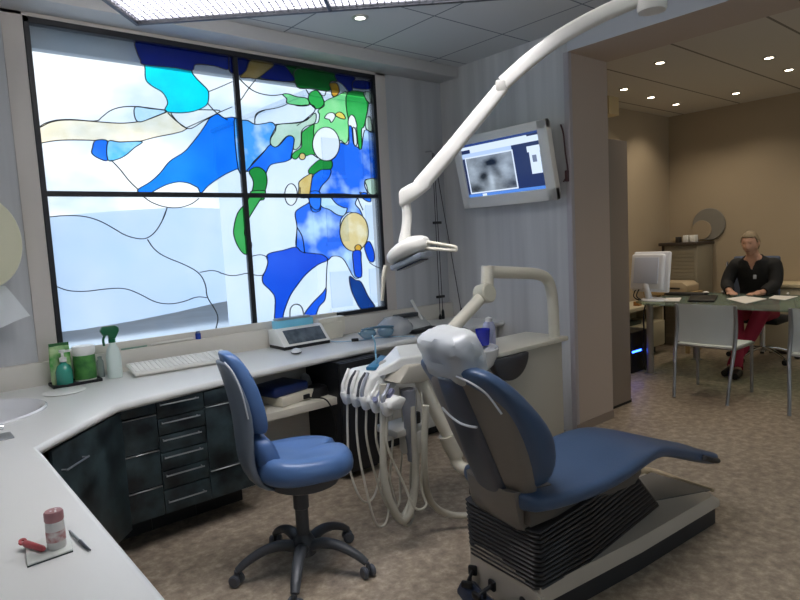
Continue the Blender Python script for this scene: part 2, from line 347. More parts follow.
ART=[
 ('cream',[(0.675,2.225),(0.8,2.268),(0.899,2.284),(1.036,2.283),(1.182,2.287),(1.313,2.316),(1.435,2.371),(1.47,2.383),(1.567,2.284),(1.353,2.214),(1.252,2.183),(1.14,2.173),(0.989,2.174),(0.831,2.164),(0.72,2.142),(0.667,2.139)]),
 ('frost',[(1.567,2.284),(1.47,2.383),(1.613,2.405),(1.724,2.416),(1.8,2.414),(1.681,2.341)]),
 ('ice',[(1.255,2.387),(1.344,2.388),(1.444,2.384),(1.365,2.34),(1.263,2.302)]),
 ('blue',[(1.015,2.174),(1.083,2.172),(1.073,2.066),(1.024,2.072),(0.989,2.098),(0.994,2.13)]),
 ('azure',[(1.083,2.172),(1.15,2.174),(1.279,2.185),(1.228,2.143),(1.178,2.099),(1.13,2.073),(1.073,2.065)]),
 ('cyan',[(1.298,2.785),(1.442,2.795),(1.67,2.8),(1.896,2.801),(1.887,2.698),(1.783,2.703),(1.661,2.694),(1.63,2.649),(1.654,2.61),(1.691,2.577),(1.726,2.543),(1.73,2.506),(1.71,2.446),(1.626,2.4),(1.527,2.379),(1.437,2.382),(1.456,2.43),(1.449,2.466),(1.425,2.499),(1.372,2.525),(1.335,2.561),(1.336,2.641),(1.314,2.673),(1.298,2.715)]),
 ('cyan_shaded',[(1.298,2.785),(1.442,2.795),(1.67,2.8),(1.896,2.801),(1.887,2.696),(1.783,2.703),(1.662,2.697),(1.63,2.654),(1.522,2.656),(1.334,2.648),(1.314,2.673),(1.298,2.715)]),  # top of the cyan piece: shutter shade put into the glass colour
 ('royal',[(1.937,2.783),(2.053,2.79),(2.037,2.738),(2.006,2.695),(1.951,2.663),(1.906,2.672),(1.887,2.698),(1.896,2.801)]),
 ('blue_light',[(1.229,1.895),(1.305,1.941),(1.371,1.998),(1.44,2.075),(1.534,2.135),(1.592,2.195),(1.65,2.263),(1.696,2.324),(1.727,2.365),(1.784,2.395),(1.824,2.373),(1.923,2.358),(1.912,2.048),(1.889,2.041),(1.807,2.005),(1.734,1.963),(1.675,1.923),(1.624,1.877),(1.607,1.909),(1.581,1.924),(1.543,1.94),(1.479,1.945),(1.401,1.925),(1.324,1.886),(1.279,1.859),(1.239,1.873)]),
 ('sky_mottle',[(1.894,2.353),(1.933,2.366),(1.994,2.371),(2.048,2.35),(2.118,2.361),(2.177,2.374),(2.208,2.348),(2.183,2.304),(2.159,2.261),(2.153,2.217),(2.09,2.159),(2.016,2.094),(1.96,2.031),(1.9,2.034)]),
 ('blue',[(1.96,2.031),(2.027,2.095),(2.096,2.16),(2.153,2.217),(2.205,2.207),(2.25,2.241),(2.289,2.28),(2.327,2.29),(2.35,2.274),(2.339,2.209),(2.315,2.144),(2.314,2.128),(2.263,2.105),(2.19,2.091),(2.141,2.074),(2.115,2.036),(2.101,2.015),(2.075,2.047),(2.03,2.059),(1.983,2.032)]),
 ('sage',[(2.21,2.348),(2.218,2.364),(2.435,2.397),(2.544,2.472),(2.538,2.401),(2.458,2.367),(2.417,2.326),(2.41,2.267),(2.396,2.223),(2.356,2.194),(2.339,2.209),(2.352,2.269),(2.327,2.291),(2.283,2.28),(2.205,2.207),(2.159,2.22),(2.162,2.261),(2.202,2.316)]),
 ('green_dark',[(2.298,2.779),(2.548,2.79),(2.538,2.66),(2.382,2.67),(2.086,2.661),(2.152,2.714)]),
 ('green_dark',[(2.415,2.773),(2.755,2.785),(2.764,2.727),(2.695,2.713),(2.683,2.646),(2.531,2.645),(2.404,2.644)]),
 ('royal',[(2.229,2.779),(2.304,2.785),(2.354,2.741),(2.389,2.694),(2.349,2.673),(2.231,2.665),(2.108,2.677)]),
 ('tan',[(2.061,2.782),(2.224,2.778),(2.162,2.715),(2.086,2.661),(2.036,2.659),(1.962,2.654),(2.01,2.704)]),
 ('royal',[(2.755,2.792),(2.923,2.792),(2.906,2.717),(2.891,2.647),(2.857,2.666),(2.804,2.71),(2.758,2.732)]),
 ('royal',[(2.928,2.753),(3.082,2.761),(3.079,2.708),(2.974,2.693),(2.902,2.699)]),
 ('amber',[(2.687,2.701),(2.756,2.71),(2.775,2.651),(2.735,2.613),(2.708,2.616),(2.698,2.664)]),
 ('lime',[(2.637,2.564),(2.742,2.614),(2.853,2.654),(2.844,2.484),(2.843,2.393),(2.833,2.302),(2.799,2.266),(2.752,2.285),(2.725,2.205),(2.509,2.194),(2.516,2.368),(2.565,2.405),(2.582,2.461),(2.572,2.492),(2.627,2.53)]),
 ('green',[(2.851,2.654),(3.046,2.667),(3.052,2.596),(3.017,2.477),(2.99,2.405),(2.966,2.38),(2.959,2.241),(2.927,2.25),(2.915,2.445),(2.88,2.487),(2.84,2.472)]),
 ('green',[(2.502,2.599),(2.537,2.629),(2.583,2.634),(2.619,2.59),(2.626,2.541),(2.559,2.502),(2.498,2.55)]),
 ('lime',[(2.404,2.556),(2.486,2.559),(2.497,2.534),(2.47,2.515),(2.381,2.511)]),
 ('green_mid',[(2.282,2.577),(2.331,2.585),(2.396,2.573),(2.485,2.569),(2.493,2.522),(2.414,2.514),(2.315,2.518),(2.312,2.55)]),
 ('yellow',[(2.724,2.473),(2.761,2.499),(2.802,2.486),(2.816,2.453),(2.771,2.453)]),
 ('white',[(2.627,2.443),(2.657,2.478),(2.705,2.488),(2.724,2.462),(2.686,2.415),(2.667,2.435)]),
 ('white',[(2.844,2.394),(2.844,2.45),(2.872,2.487),(2.903,2.476),(2.919,2.434),(2.921,2.399),(2.879,2.385)]),
 ('green_leaf',[(2.524,2.387),(2.43,2.331),(2.414,2.292),(2.406,2.217),(2.343,2.176),(2.321,2.143),(2.351,2.126),(2.391,2.151),(2.442,2.154),(2.481,2.167),(2.534,2.175),(2.527,2.256),(2.52,2.332)]),
 ('mottle',[(2.708,2.167),(2.75,2.265),(2.813,2.257),(2.838,2.287),(2.844,2.395),(2.872,2.392),(2.876,2.301),(2.887,2.261),(2.919,2.244),(2.955,2.237),(2.995,2.378),(3.061,2.366),(3.118,2.364),(3.096,2.001),(3.028,2.003),(2.975,1.992),(2.967,1.945),(2.99,1.887),(2.97,1.861),(2.916,1.898),(2.891,1.851),(2.535,1.849),(2.54,1.905),(2.571,1.961),(2.642,2.018),(2.653,2.069),(2.664,2.131)]),
 ('frost',[(2.883,2.393),(2.91,2.372),(2.914,2.269),(2.887,2.261),(2.882,2.324)]),
 ('mottle',[(2.453,1.873),(2.449,1.822),(2.366,1.779),(2.317,1.738),(2.325,1.636),(2.306,1.493),(2.379,1.443),(2.531,1.424),(2.574,1.383),(2.614,1.407),(2.679,1.403),(2.731,1.364),(2.81,1.231),(2.872,1.235),(2.885,1.308),(2.841,1.44),(2.761,1.471),(2.712,1.554),(2.709,1.662),(2.746,1.715),(2.814,1.741),(2.924,1.694),(2.906,1.758),(2.864,1.804),(2.858,1.876)]),
 ('ice',[(2.538,1.848),(2.627,1.857),(2.687,1.804),(2.75,1.777),(2.783,1.768),(2.746,1.715),(2.681,1.725),(2.62,1.761),(2.548,1.787)]),
 ('blue',[(2.545,2.054),(2.633,2.068),(2.654,2.047),(2.627,1.995),(2.562,1.938),(2.536,1.893),(2.533,1.849),(2.535,1.76),(2.456,1.761),(2.461,1.937),(2.495,2.014)]),
 ('blue',[(2.454,1.89),(2.542,1.891),(2.538,1.784),(2.495,1.761),(2.447,1.805)]),
 ('green_dark',[(2.453,2.046),(2.481,2.079),(2.557,2.132),(2.61,2.126),(2.667,2.126),(2.656,2.069),(2.565,2.058),(2.503,2.025),(2.464,2.024)]),
 ('tan',[(2.483,2.025),(2.472,1.959),(2.453,1.882),(2.447,1.854),(2.361,1.854),(2.363,1.924),(2.37,1.967),(2.43,2.007)]),
 ('white',[(2.346,1.873),(2.333,1.828),(2.304,1.799),(2.272,1.799),(2.248,1.827),(2.242,1.873),(2.256,1.918),(2.284,1.946),(2.316,1.947),(2.34,1.919)]),
 ('tan',[(2.436,2.15),(2.427,2.133),(2.408,2.125),(2.389,2.131),(2.383,2.148),(2.392,2.165),(2.411,2.173),(2.43,2.167)]),
 ('white',[(2.748,2.259),(2.732,2.203),(2.694,2.157),(2.643,2.131),(2.589,2.129),(2.543,2.15),(2.513,2.192),(2.505,2.244),(2.521,2.298),(2.557,2.343),(2.607,2.371),(2.661,2.375),(2.709,2.354),(2.74,2.313)]),
 ('tan_mottle',[(2.976,1.582),(2.958,1.516),(2.914,1.464),(2.856,1.438),(2.795,1.441),(2.743,1.472),(2.71,1.526),(2.701,1.591),(2.719,1.655),(2.76,1.706),(2.817,1.734),(2.878,1.733),(2.932,1.703),(2.967,1.649)]),
 ('amber',[(2.898,1.459),(2.884,1.44),(2.857,1.436),(2.836,1.451),(2.838,1.473),(2.861,1.486),(2.887,1.48)]),
 ('green_dark',[(1.977,2.027),(2.03,2.059),(2.081,2.046),(2.107,2.01),(2.107,1.948),(2.08,1.875),(2.067,1.833),(1.949,1.833),(1.972,1.863),(1.996,1.915),(2.002,1.966)]),
 ('green_leaf',[(2.091,1.894),(2.041,1.829),(1.962,1.726),(1.922,1.662),(1.908,1.599),(1.932,1.582),(1.955,1.533),(1.942,1.482),(1.901,1.462),(1.865,1.497),(1.836,1.562),(1.83,1.633),(1.868,1.743),(1.934,1.813),(1.974,1.869),(1.984,1.893)]),
 ('deep',[(2.093,1.461),(2.197,1.476),(2.304,1.493),(2.35,1.456),(2.449,1.439),(2.531,1.424),(2.574,1.383),(2.484,1.353),(2.377,1.291),(2.291,1.212),(2.227,1.14),(2.171,1.036),(2.147,0.971),(2.091,0.978),(2.097,1.053),(2.104,1.144),(2.071,1.198),(2.021,1.252),(2.019,1.301),(2.046,1.34),(2.069,1.397),(2.063,1.438)]),
 ('deep',[(2.543,1.172),(2.526,1.084),(2.47,1.037),(2.433,0.961),(2.411,0.938),(2.33,0.948),(2.352,1.015),(2.422,1.077),(2.509,1.139)]),
 ('navy',[(2.766,1.243),(2.82,1.211),(2.876,1.188),(2.937,1.07),(2.999,0.931),(2.869,0.937),(2.809,1.055),(2.771,1.151)]),
 ('deep',[(2.814,1.432),(2.887,1.434),(2.889,1.364),(2.884,1.234),(2.822,1.243),(2.811,1.332)]),
 ('deep',[(2.931,1.473),(2.98,1.508),(3.022,1.422),(3.016,1.347),(2.969,1.35),(2.939,1.417)]),
 ('blue',[(2.914,1.873),(2.962,1.896),(3.017,1.859),(3.015,1.822),(2.969,1.831)]),
 ('sage',[(2.975,1.99),(3.081,2.001),(3.081,1.888),(3.005,1.887),(2.986,1.946)]),
 ('sage',[(3.009,2.672),(3.076,2.679),(3.071,2.597),(3.041,2.606),(3.021,2.633)]),
 ('sage',[(3.017,2.477),(3.062,2.48),(3.07,2.382),(3.011,2.395)]),
]
LEADS=[
 [(0.675,2.225),(0.8,2.268),(0.899,2.284),(1.036,2.283),(1.062,2.313),(1.127,2.367),(1.223,2.392),(1.336,2.392),(1.445,2.386)],
 [(1.09,2.066),(1.136,2.014),(1.181,1.944),(1.229,1.895)],
 [(1.453,2.371),(1.5,2.326),(1.561,2.288)],
 [(1.561,2.288),(1.72,2.367),(1.8,2.41),(1.888,2.451)],
 [(1.719,2.457),(1.773,2.399),(1.848,2.362)],
 [(1.733,2.534),(1.802,2.566),(1.902,2.617)],
 [(1.909,2.472),(1.943,2.485),(2.021,2.59),(2.076,2.65)],
 [(1.957,2.644),(2.021,2.59),(2.079,2.566),(2.149,2.558),(2.212,2.56),(2.282,2.577)],
 [(2.315,2.515),(2.281,2.496),(2.215,2.473),(2.12,2.453),(2.067,2.43),(2.05,2.397),(2.047,2.361)],
 [(2.048,2.35),(2.048,2.391),(2.077,2.429),(2.131,2.452)],
 [(2.21,2.348),(2.218,2.364),(2.435,2.397),(2.489,2.434)],
 [(2.406,2.509),(2.496,2.528),(2.542,2.527),(2.552,2.49),(2.49,2.442),(2.422,2.393),(2.383,2.368)],
 [(2.502,2.599),(2.479,2.633)],
 [(2.583,2.634),(2.607,2.605),(2.64,2.603),(2.656,2.643)],
 [(1.26,1.849),(1.305,1.813),(1.389,1.784),(1.477,1.781),(1.558,1.806),(1.607,1.842)],
 [(1.395,1.781),(1.36,1.707)],
 [(0.73,1.735),(0.814,1.743),(0.915,1.738),(0.994,1.71),(1.064,1.665),(1.128,1.618),(1.205,1.593),(1.259,1.595),(1.317,1.639),(1.371,1.722),(1.395,1.782)],
 [(1.258,1.589),(1.289,1.529),(1.349,1.478),(1.478,1.419),(1.572,1.358),(1.606,1.276),(1.603,1.196),(1.654,1.111),(1.674,1.048),(1.646,0.889)],
 [(1.573,1.362),(1.656,1.372),(1.71,1.352)],
 [(1.709,1.349),(1.79,1.319),(1.876,1.328),(1.903,1.334),(1.98,1.308),(2.031,1.309)],
 [(0.727,1.344),(0.789,1.312),(0.882,1.3),(0.998,1.307),(1.099,1.302),(1.183,1.257),(1.268,1.196),(1.36,1.173),(1.457,1.182),(1.539,1.207),(1.603,1.192)],
 [(2.574,1.383),(2.558,1.313),(2.543,1.172)],
 [(2.325,1.636),(2.369,1.567),(2.375,1.443)],
 [(2.325,1.636),(2.306,1.493)],
 [(1.947,1.445),(1.992,1.454),(2.037,1.451),(2.072,1.429)],
 [(2.968,1.34),(3.014,1.309),(3.072,1.286)],
 [(2.507,2.164),(2.545,2.144)],
 [(2.369,1.87),(2.373,1.924)],
 [(2.891,1.851),(2.909,1.804),(2.935,1.757)],
]

def chaikin(p, it=2, closed=True):
    for _ in range(it):
        q = []; n = len(p)
        for i in range(n if closed else n-1):
            a, b = p[i], p[(i+1) % n]
            q += [(a[0]*.75+b[0]*.25, a[1]*.75+b[1]*.25), (a[0]*.25+b[0]*.75, a[1]*.25+b[1]*.75)]
        if not closed: q = [p[0]]+q+[p[-1]]
        p = q
    return p
def curve(p):
    return [(q.x, q.y) for q in smooth([(a[0], a[1], 0) for a in p], 4, True)]
def build_panes():
    keys = list(GLASS); x0, x1, z0, z1 = WX0+.03, WX1-.03, WZ0+.025, WZ1-.03
    cl = lambda p: (min(max(p[0], x0), x1), min(max(p[1], z0), z1))
    vs, fs, cols = [], [], []
    def addp(p):
        q = []
        for a in p:
            if not q or (a[0]-q[-1][0])**2+(a[1]-q[-1][1])**2 > 1e-7: q.append(a)
        if len(q) < 3: return False
        b = len(vs); vs.extend(Vector(a) for a in q); fs.append(list(range(b, b+len(q)))); return True
    rects = [(x0, XM, ZM, z1), (XM, x1, ZM, z1), (x0, XM, z0, ZM), (XM, x1, z0, ZM)]
    for r in rects: addp([(r[0], r[2]), (r[1], r[2]), (r[1], r[3]), (r[0], r[3])]); cols.append('clear')
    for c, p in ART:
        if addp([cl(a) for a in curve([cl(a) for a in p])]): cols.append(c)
    v2, e2, f2, ov, oe, of = delaunay_2d_cdt(vs, [], fs, 0, 1e-5, True)
    inner = {}
    cid = []
    polys = [[vs[j] for j in f] for f in fs]
    def inside(p, x, y):
        r = False; n = len(p)
        for i in range(n):
            a, b = p[i], p[i-1]
            if (a[1] > y) != (b[1] > y) and x < (b[0]-a[0])*(y-a[1])/(b[1]-a[1])+a[0]: r = not r
        return r
    for i, f in enumerate(f2):
        cx = sum(v2[j].x for j in f)/len(f); cz = sum(v2[j].y for j in f)/len(f)
        c = next((k for k in range(len(polys)-1, -1, -1) if inside(polys[k], cx, cz)), -1); cid.append(c)
        for j in range(len(f)):
            k = tuple(sorted((f[j], f[(j+1) % len(f)]))); inner.setdefault(k, []).append(i)
    gs = [G() for _ in rects]
    for i, f in enumerate(f2):
        if cid[i] < 0: continue
        cx = sum(v2[j].x for j in f)/len(f); cz = sum(v2[j].y for j in f)/len(f)
        p = (0 if cx < XM else 1)+(0 if cz > ZM else 2)
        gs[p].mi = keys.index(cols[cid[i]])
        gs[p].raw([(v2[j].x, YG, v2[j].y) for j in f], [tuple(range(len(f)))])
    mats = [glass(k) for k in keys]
    lead = G()
    def strip(a, b, w=.0025):
        d = Vector((b[0]-a[0], 0, b[1]-a[1])); L = d.length
        if L < 1e-5: return
        d /= L; n = Vector((-d.z, 0, d.x))*w; A = Vector((a[0], YG, a[1]))-d*w*.4; B = Vector((b[0], YG, b[1]))+d*w*.4; t = Vector((0, .004, 0))
        lead.raw([A-n-t, B-n-t, B+n-t, A+n-t, A-n+t, B-n+t, B+n+t, A+n+t], [(0, 1, 2, 3), (7, 6, 5, 4), (0, 4, 5, 1), (1, 5, 6, 2), (2, 6, 7, 3), (3, 7, 4, 0)])
    for k, ff in inner.items():
        if len(ff) == 2 and cid[ff[0]] != cid[ff[1]] and not (cid[ff[0]] < 4 and cid[ff[1]] < 4):
            strip(v2[k[0]], v2[k[1]])
    for p in LEADS:
        q = chaikin([cl(a) for a in p], 2, False)
        for a, b in zip(q, q[1:]): strip(a, b)
    for q in gs: q.done('pane', mats, win, ang=180)
    lead.done('lead_lines', M('dark_lead_came', '#2a2d33', .5), win)
build_panes()
pane_m = clear('window_pane', '#f4f8fa', .04, .02, .06); wfr = M('added_window_frame', '#d9d9d6', .4)
for k, (a, b) in enumerate(((.5, 3.3), (4.6, 7.6))):  # unseen windows added behind the camera as daylight fill for both rooms
    g = G().bx(a, a+.06, -2.37, -2.31, .9, 2.7).bx(b-.06, b, -2.37, -2.31, .9, 2.7).bx((a+b)/2-.03, (a+b)/2+.03, -2.37, -2.31, .9, 2.7).bx(a, b, -2.37, -2.31, .9, .96).bx(a, b, -2.37, -2.31, 2.64, 2.7)
    f = struct(g.done('window_%d' % (k+2), wfr))
    G().bx(a+.05, b-.05, -2.344, -2.338, .95, 2.65).done('pane', pane_m, f, at=None)
# outside: the shutter box over the glass, a pale house, a hill and the ground
struct(G().bx(.4, 3.4, 4.005, 4.07, 2.685, 3.1, .004).done('trim_shutter', M('grey_shutter_box', '#a2a6a4', .6)))
# ---------------------------------------------------------------- outside
ext_wall = M('pale_render', '#eef3f8', .8); ext_dark = M('blue_grey_panes', '#cfdcea', .3)
b = thing('apartment_building', 'pale apartment house seen through the right half of the stained glass', 'building', (19, 26, -6))
G().bx(15.2, 25, 24, 34, -6, 8.2).done('wall', ext_wall, b)
for i in range(4):
    for j in range(4):
        f = G().bx(15.9+i*2.3, 17.1+i*2.3, 23.93, 24.02, -4.6+j*3.1, -2.9+j*3.1).done('window', ext_dark, b)
        G().bx(15.8+i*2.3, 17.2+i*2.3, 23.85, 24.02, -4.75+j*3.1, -4.6+j*3.1).done('sill', ext_wall, f)
G().bx(15.05, 25.15, 23.85, 34.1, 8.2, 8.4).done('roof', M('grey_roof', '#d3dce4', .8), b)
g = G(); vs = []; n = 40
for i in range(n):
    for j in range(12):
        x = -50+i*4.2; y = 60+j*7; h = 13*max(0, math.sin(PI*j/11))*(.86+.14*math.sin(i*.33+1.1))+1.2*noise.noise((x*.05, y*.05, 3))
        vs.append((x, y, h-4.5))
g.raw(vs, [(i*12+j, i*12+j+1, (i+1)*12+j+1, (i+1)*12+j) for i in range(n-1) for j in range(11)])
struct(g.done('ground_hill', M('hazy_blue_hill', '#c3d5ea', .9, var=(.05, .12)), ang=180))
struct(G().bx(-60, 130, 4.3, 140, -6.3, -6).done('ground', M('pale_ground', '#e6edf4', .9, var=(.25, .18))))

# ---------------------------------------------------------------- worktop and cabinets along the window
white_stone = M('white_solid_worktop', '#dcdcd8', .28, spec=.5)
marble = M('blue_black_marbled_laminate', '#36464a', .38, var=(9, .6), hex2='#12181b')
black = M('black_plastic', '#101113', .45)
chrome = M('chrome', '#d8d8d8', .18, 1.)
steel = M('brushed_steel', '#b4b6b8', .35, 1.)
white_pl = M('white_plastic', '#e4e4de', .35)
ivory = M('ivory_enamel', '#d9d3c1', .35)
EDGE = [(3.83, 3.27), (2.45, 3.232), (1.567, 3.16), (1.193, 3.105), (.757, 3.024), (.350, 2.594), (.350, .45)]
outer = [(-.32, 3.84), (-.32, .45)] + [(.350, .45)] + [EDGE[5], EDGE[4], EDGE[3], EDGE[2], EDGE[1], EDGE[0]] + [(3.83, 3.84)]
SX, SY, SA, SB = .145, 3.34, .372, .30
hole = [(SX+SA*math.cos(2*PI*k/40), SY+SB*math.sin(2*PI*k/40)) for k in range(40)]
top = thing('worktop', 'white solid worktop running under the stained glass window and round the corner', 'worktop', (1.5, 3.3, .765))
g = G()
vs = [Vector(p) for p in outer+hole]; no = len(outer)
v2, e2, f2, *_ = delaunay_2d_cdt(vs, [], [list(range(no)), list(range(no, no+40))], 0, 1e-6, True)
def in_poly(p, x, y):
    r = False
    for i in range(len(p)):
        a, b_ = p[i], p[i-1]
        if (a[1] > y) != (b_[1] > y) and x < (b_[0]-a[0])*(y-a[1])/(b_[1]-a[1])+a[0]: r = not r
    return r
keep = []
for f in f2:
    cx, cy = sum(v2[i].x for i in f)/len(f), sum(v2[i].y for i in f)/len(f)
    if in_poly(outer, cx, cy) and not in_poly(hole, cx, cy): keep.append(f)
ZT, ZB = .805, .765
nv = len(v2)
allv = [(v.x, v.y, ZT) for v in v2]+[(v.x, v.y, ZB) for v in v2]
fs = [tuple(f) for f in keep]+[tuple(nv+i for i in f[::-1]) for f in keep]
cnt = {}
for f in keep:
    for a, b_ in zip(f, list(f[1:])+[f[0]]): cnt[tuple(sorted((a, b_)))] = cnt.get(tuple(sorted((a, b_))), 0)+1
fs += [(a, b_, b_+nv, a+nv) for (a, b_), c in cnt.items() if c == 1]
g.raw(allv, fs)
g.done('worktop_slab', white_stone, top, ang=30)
G().tube([(x, y, .785) for x, y in EDGE], .0205, 12).done('rounded_edge', white_stone, top)
basin = G().lathe([(1.04, .0), (1.045, .006), (1.02, .012), (.97, .004), (.9, -.03), (.72, -.11), (.4, -.145), (.06, -.15), (0, -.152)], (SX, SY, ZT), 40, None, SA, SB, False)
bs = basin.done('washbasin', M('white_porcelain', '#e9e9ea', .15, coat=.5), None, (SX, SY, ZT))
tag(bs, 'white oval washbasin set in the corner of the worktop', 'basin')
t = thing('tap', 'chrome lever fitting on a small square plate beside the washbasin', 'tap', (.27, 2.84, .806))
G().bx(.20, .322, 2.79, 2.89, .806, .812, .002).done('base_plate', steel, t)
G().lathe([(.028, .812), (.028, .835), (.022, .842), (0, .845)], (.25, 2.84, 0), 18).tube([(.23, 2.84, .842), (.26, 2.845, .85), (.295, 2.85, .845)], .011, 10, 3).done('lever', chrome, t)

def handle(g, a, b, out):
    a, b, o = Vector(a), Vector(b), Vector(out)
    d = (b-a).normalized()*.008
    g.tube([a, a+o, b+o, b], .0035, 8) if False else g.bar(a+o-d, b+o+d, .0042, 8).bar(a, a+o, .0032, 6).bar(b, b+o, .0032, 6)
    return g
# corner cabinet with its diagonal door
cc = thing('corner_cabinet', 'dark marbled corner cabinet with a diagonal door under the worktop bend', 'cabinet', (.4, 3.2, 0))
G().prism([(.40, 2.66), (.785, 3.075), (.785, 3.80), (-.25, 3.80), (-.25, 2.66)], .165, .64).done('body', marble, cc)
G().prism([(.30, 2.86), (.72, 3.35), (.72, 3.78), (-.2, 3.78), (-.2, 2.86)], 0, .165).done('plinth', black, cc)
d = Vector((.385, .415, 0)).normalized(); nrm = Vector((d.y, -d.x, 0)); c0 = Vector((.5925, 2.8675, .463))
dr = G().box(c0+nrm*.009, (.54, .018, .585), rotm('Z', math.degrees(math.atan2(d.y, d.x))), .003).done('door', marble, cc)
handle(G(), c0+nrm*.018+d*-.22+Vector((0, 0, .2)), c0+nrm*.018+d*-.075+Vector((0, 0, .2)), nrm*.025).done('handle', steel, dr)
lc = thing('base_cabinet', 'dark marbled cabinet under the worktop arm nearest the camera', 'cabinet', (0, 1.6, 0))
G().bx(-.25, .32, .5, 2.64, .165, .762).done('body', marble, lc); G().bx(-.2, .28, .55, 2.6, 0, .165).done('plinth', black, lc)
for k in range(4): G().bx(.32, .336, .51+k*.53, 1.03+k*.53, .17, .758, .003).done('door', marble, lc)
def drawers(x0, x1, zs, label, name, hx=None, hz=()):
    t = thing(name, label, 'drawers', ((x0+x1)/2, 3.45, 0))
    G().bx(x0, x1, 3.13, 3.8, .165, .762).done('carcass', black, t)
    G().bx(x0, x1, 3.36, 3.78, 0, .165).done('plinth', black, t)
    for i, (a, b) in enumerate(zip(zs, zs[1:])):
        dw = G().bx(x0+.001, x1-.001, 3.108, 3.13, b+.003, a-.003, .002).done('drawer', marble, t)
        if hx: handle(G(), (hx[0], 3.108, hz[i]), (hx[1], 3.108, hz[i]), (0, -.026, 0)).done('handle', steel, dw)
        elif i: G().bx(x0+.004, x1-.004, 3.098, 3.112, a-.008, a-.0035, .001, 1).done('edge_pull', steel, dw)
    return t
drawers(.795, .968, (.762, .70, .517, .33, .168), 'narrow dark marbled drawer unit with thin steel edge pulls beside the corner cabinet', 'drawer_unit')
drawers(.97, 1.215, (.762, .668, .579, .489, .394, .295, .168), 'dark marbled drawer unit with six steel bar handles in a column', 'drawer_unit', (.988, 1.172), (.742, .647, .558, .468, .373, .236))
drawers(1.217, 1.50, (.762, .68, .33, .168), 'dark marbled drawer unit behind the blue stool backrest', 'drawer_unit')
rc = thing('base_cabinet', 'black cabinet carrying the worktop at the far side of the knee space', 'cabinet', (2.25, 3.45, 0))
G().bx(2.085, 2.43, 3.13, 3.8, .045, .762).done('body', M('black_laminate', '#15171b', .45), rc)
G().bx(2.09, 2.425, 3.108, 3.13, .05, .758, .002).done('door', MATS['black_laminate'], rc)
G().bx(2.11, 2.41, 3.2, 3.78, 0, .045).done('plinth', black, rc)
wc = thing('base_cabinet', 'pale grey cabinet under the worktop behind the spittoon', 'cabinet', (3.1, 3.5, 0))
grey_lam = M('pale_grey_laminate', '#b9b8b2', .5)
G().bx(2.432, 3.82, 3.34, 3.8, .08, .762).done('body', grey_lam, wc)
for k in range(3): G().bx(2.435+k*.462, 2.892+k*.462, 3.322, 3.34, .085, .758, .002).done('door', grey_lam, wc)
G().bx(2.45, 3.8, 3.4, 3.78, 0, .08).done('plinth', black, wc)
sh = G().bx(1.502, 2.083, 3.15, 3.503, .498, .545, .003).done('shelf', M('cream_shelf', '#cfcabb', .4), None, (1.79, 3.45, .498))
tag(sh, 'cream shelf in the knee space below the worktop', 'shelf')
bp = G().bx(1.502, 2.083, 3.505, 3.53, .0, .762).done('back_panel', M('grey_beige_panel', '#cfccc4', .6), None, (1.8, 3.5, 0))
tag(bp, 'grey beige back panel of the knee space below the worktop', 'panel')

# ---------------------------------------------------------------- things on and under the worktop
t = thing('control_box', 'navy blue control box with a pale front lying on the shelf below the worktop', 'device', (1.83, 3.33, .546))
r = rotm('Z', 12)
G().box((1.83, 3.34, .575), (.27, .24, .058), r, .008).done('base', ivory, t)
G().box((1.80, 3.36, .63), (.28, .24, .06), r, .02, 3).done('cover', M('navy_plastic', '#1c2f63', .35), t)
G().box((1.91, 3.226, .572), (.05, .012, .028), r, .004).done('socket', black, t)
t = G().lathe([(.085, .546), (.09, .56), (.075, .60), (.03, .615), (0, .617)], (2.02, 3.30, 0), 20, None, 1.15, .8).done('foot_pedal', black, None, (2.02, 3.3, .546)); tag(t, 'black rounded pedal beside the navy control box on the shelf', 'pedal')
t = G().tube([(1.92, 3.21, .565), (1.98, 3.12, .555), (2.02, 3.10, .45), (2.04, 3.12, .32), (2.03, 3.2, .2), (1.98, 3.3, .02)], .005, 6, 5).done('power_cable', black, None, (1.95, 3.2, 0)); tag(t, 'black cable dropping from the navy control box over the shelf edge', 'cable')
g = G()
for k in range(7):
    p = Vector((2.02+.012*(k % 3), 3.42+.02*(k % 2), .57+.012*k)); g.ball(p, (.035, .03, .02), 8, 6, (k, k*.7, k*1.3))
t = g.done('plastic_bag', clear('clear_film', '#d8dadb', .45, .25, .15), None, (2.02, 3.42, .546)); tag(t, 'crumpled clear plastic bag at the back of the shelf below the worktop', 'bag')

ztop = ZT+.001
# green hygiene products on a black tray
t = G().bx(.622, .868, 3.66, 3.80, ztop, ztop+.006, .002).bx(.622, .868, 3.66, 3.666, ztop, ztop+.016, .002).bx(.622, .868, 3.794, 3.8, ztop, ztop+.016, .002).bx(.622, .628, 3.66, 3.8, ztop, ztop+.016, .002).bx(.862, .868, 3.66, 3.8, ztop, ztop+.016, .002).done('tray', black, None, (.74, 3.73, ztop)); tag(t, 'shallow black tray holding the green hygiene products by the window', 'tray')
z0 = ztop+.0075
green = M('green_label', '#2f7d3a', .4, var=(14, .5), hex2='#8ab75e'); teal = M('teal_liquid_bottle', '#2f8f7c', .2, coat=.3)
t = thing('refill_pouch', 'bright green refill pouch standing at the back of the black tray', 'pouch', (.685, 3.755, z0))
g = G(); g.loft([sell((.685, 3.755, z0+h*.9), (1, 0, 0), (0, 1, 0), a, b, 2.5, 20) for h, a, b in ((0, .05, .028), (.03, .054, .03), (.12, .054, .022), (.2, .052, .009), (.235, .05, .003))]).done('pouch_body', M('green_pouch', '#3f9a3c', .3, var=(16, .4), hex2='#c8dca8'), t)
G().bx(.636, .734, 3.752, 3.757, z0+.209, z0+.226).done('top_seal', M('dark_green_foil', '#1f5a28', .3), t)
t = thing('soap_bottle', 'teal soap bottle with a white pump in front of the green pouch', 'bottle', (.688, 3.70, z0))
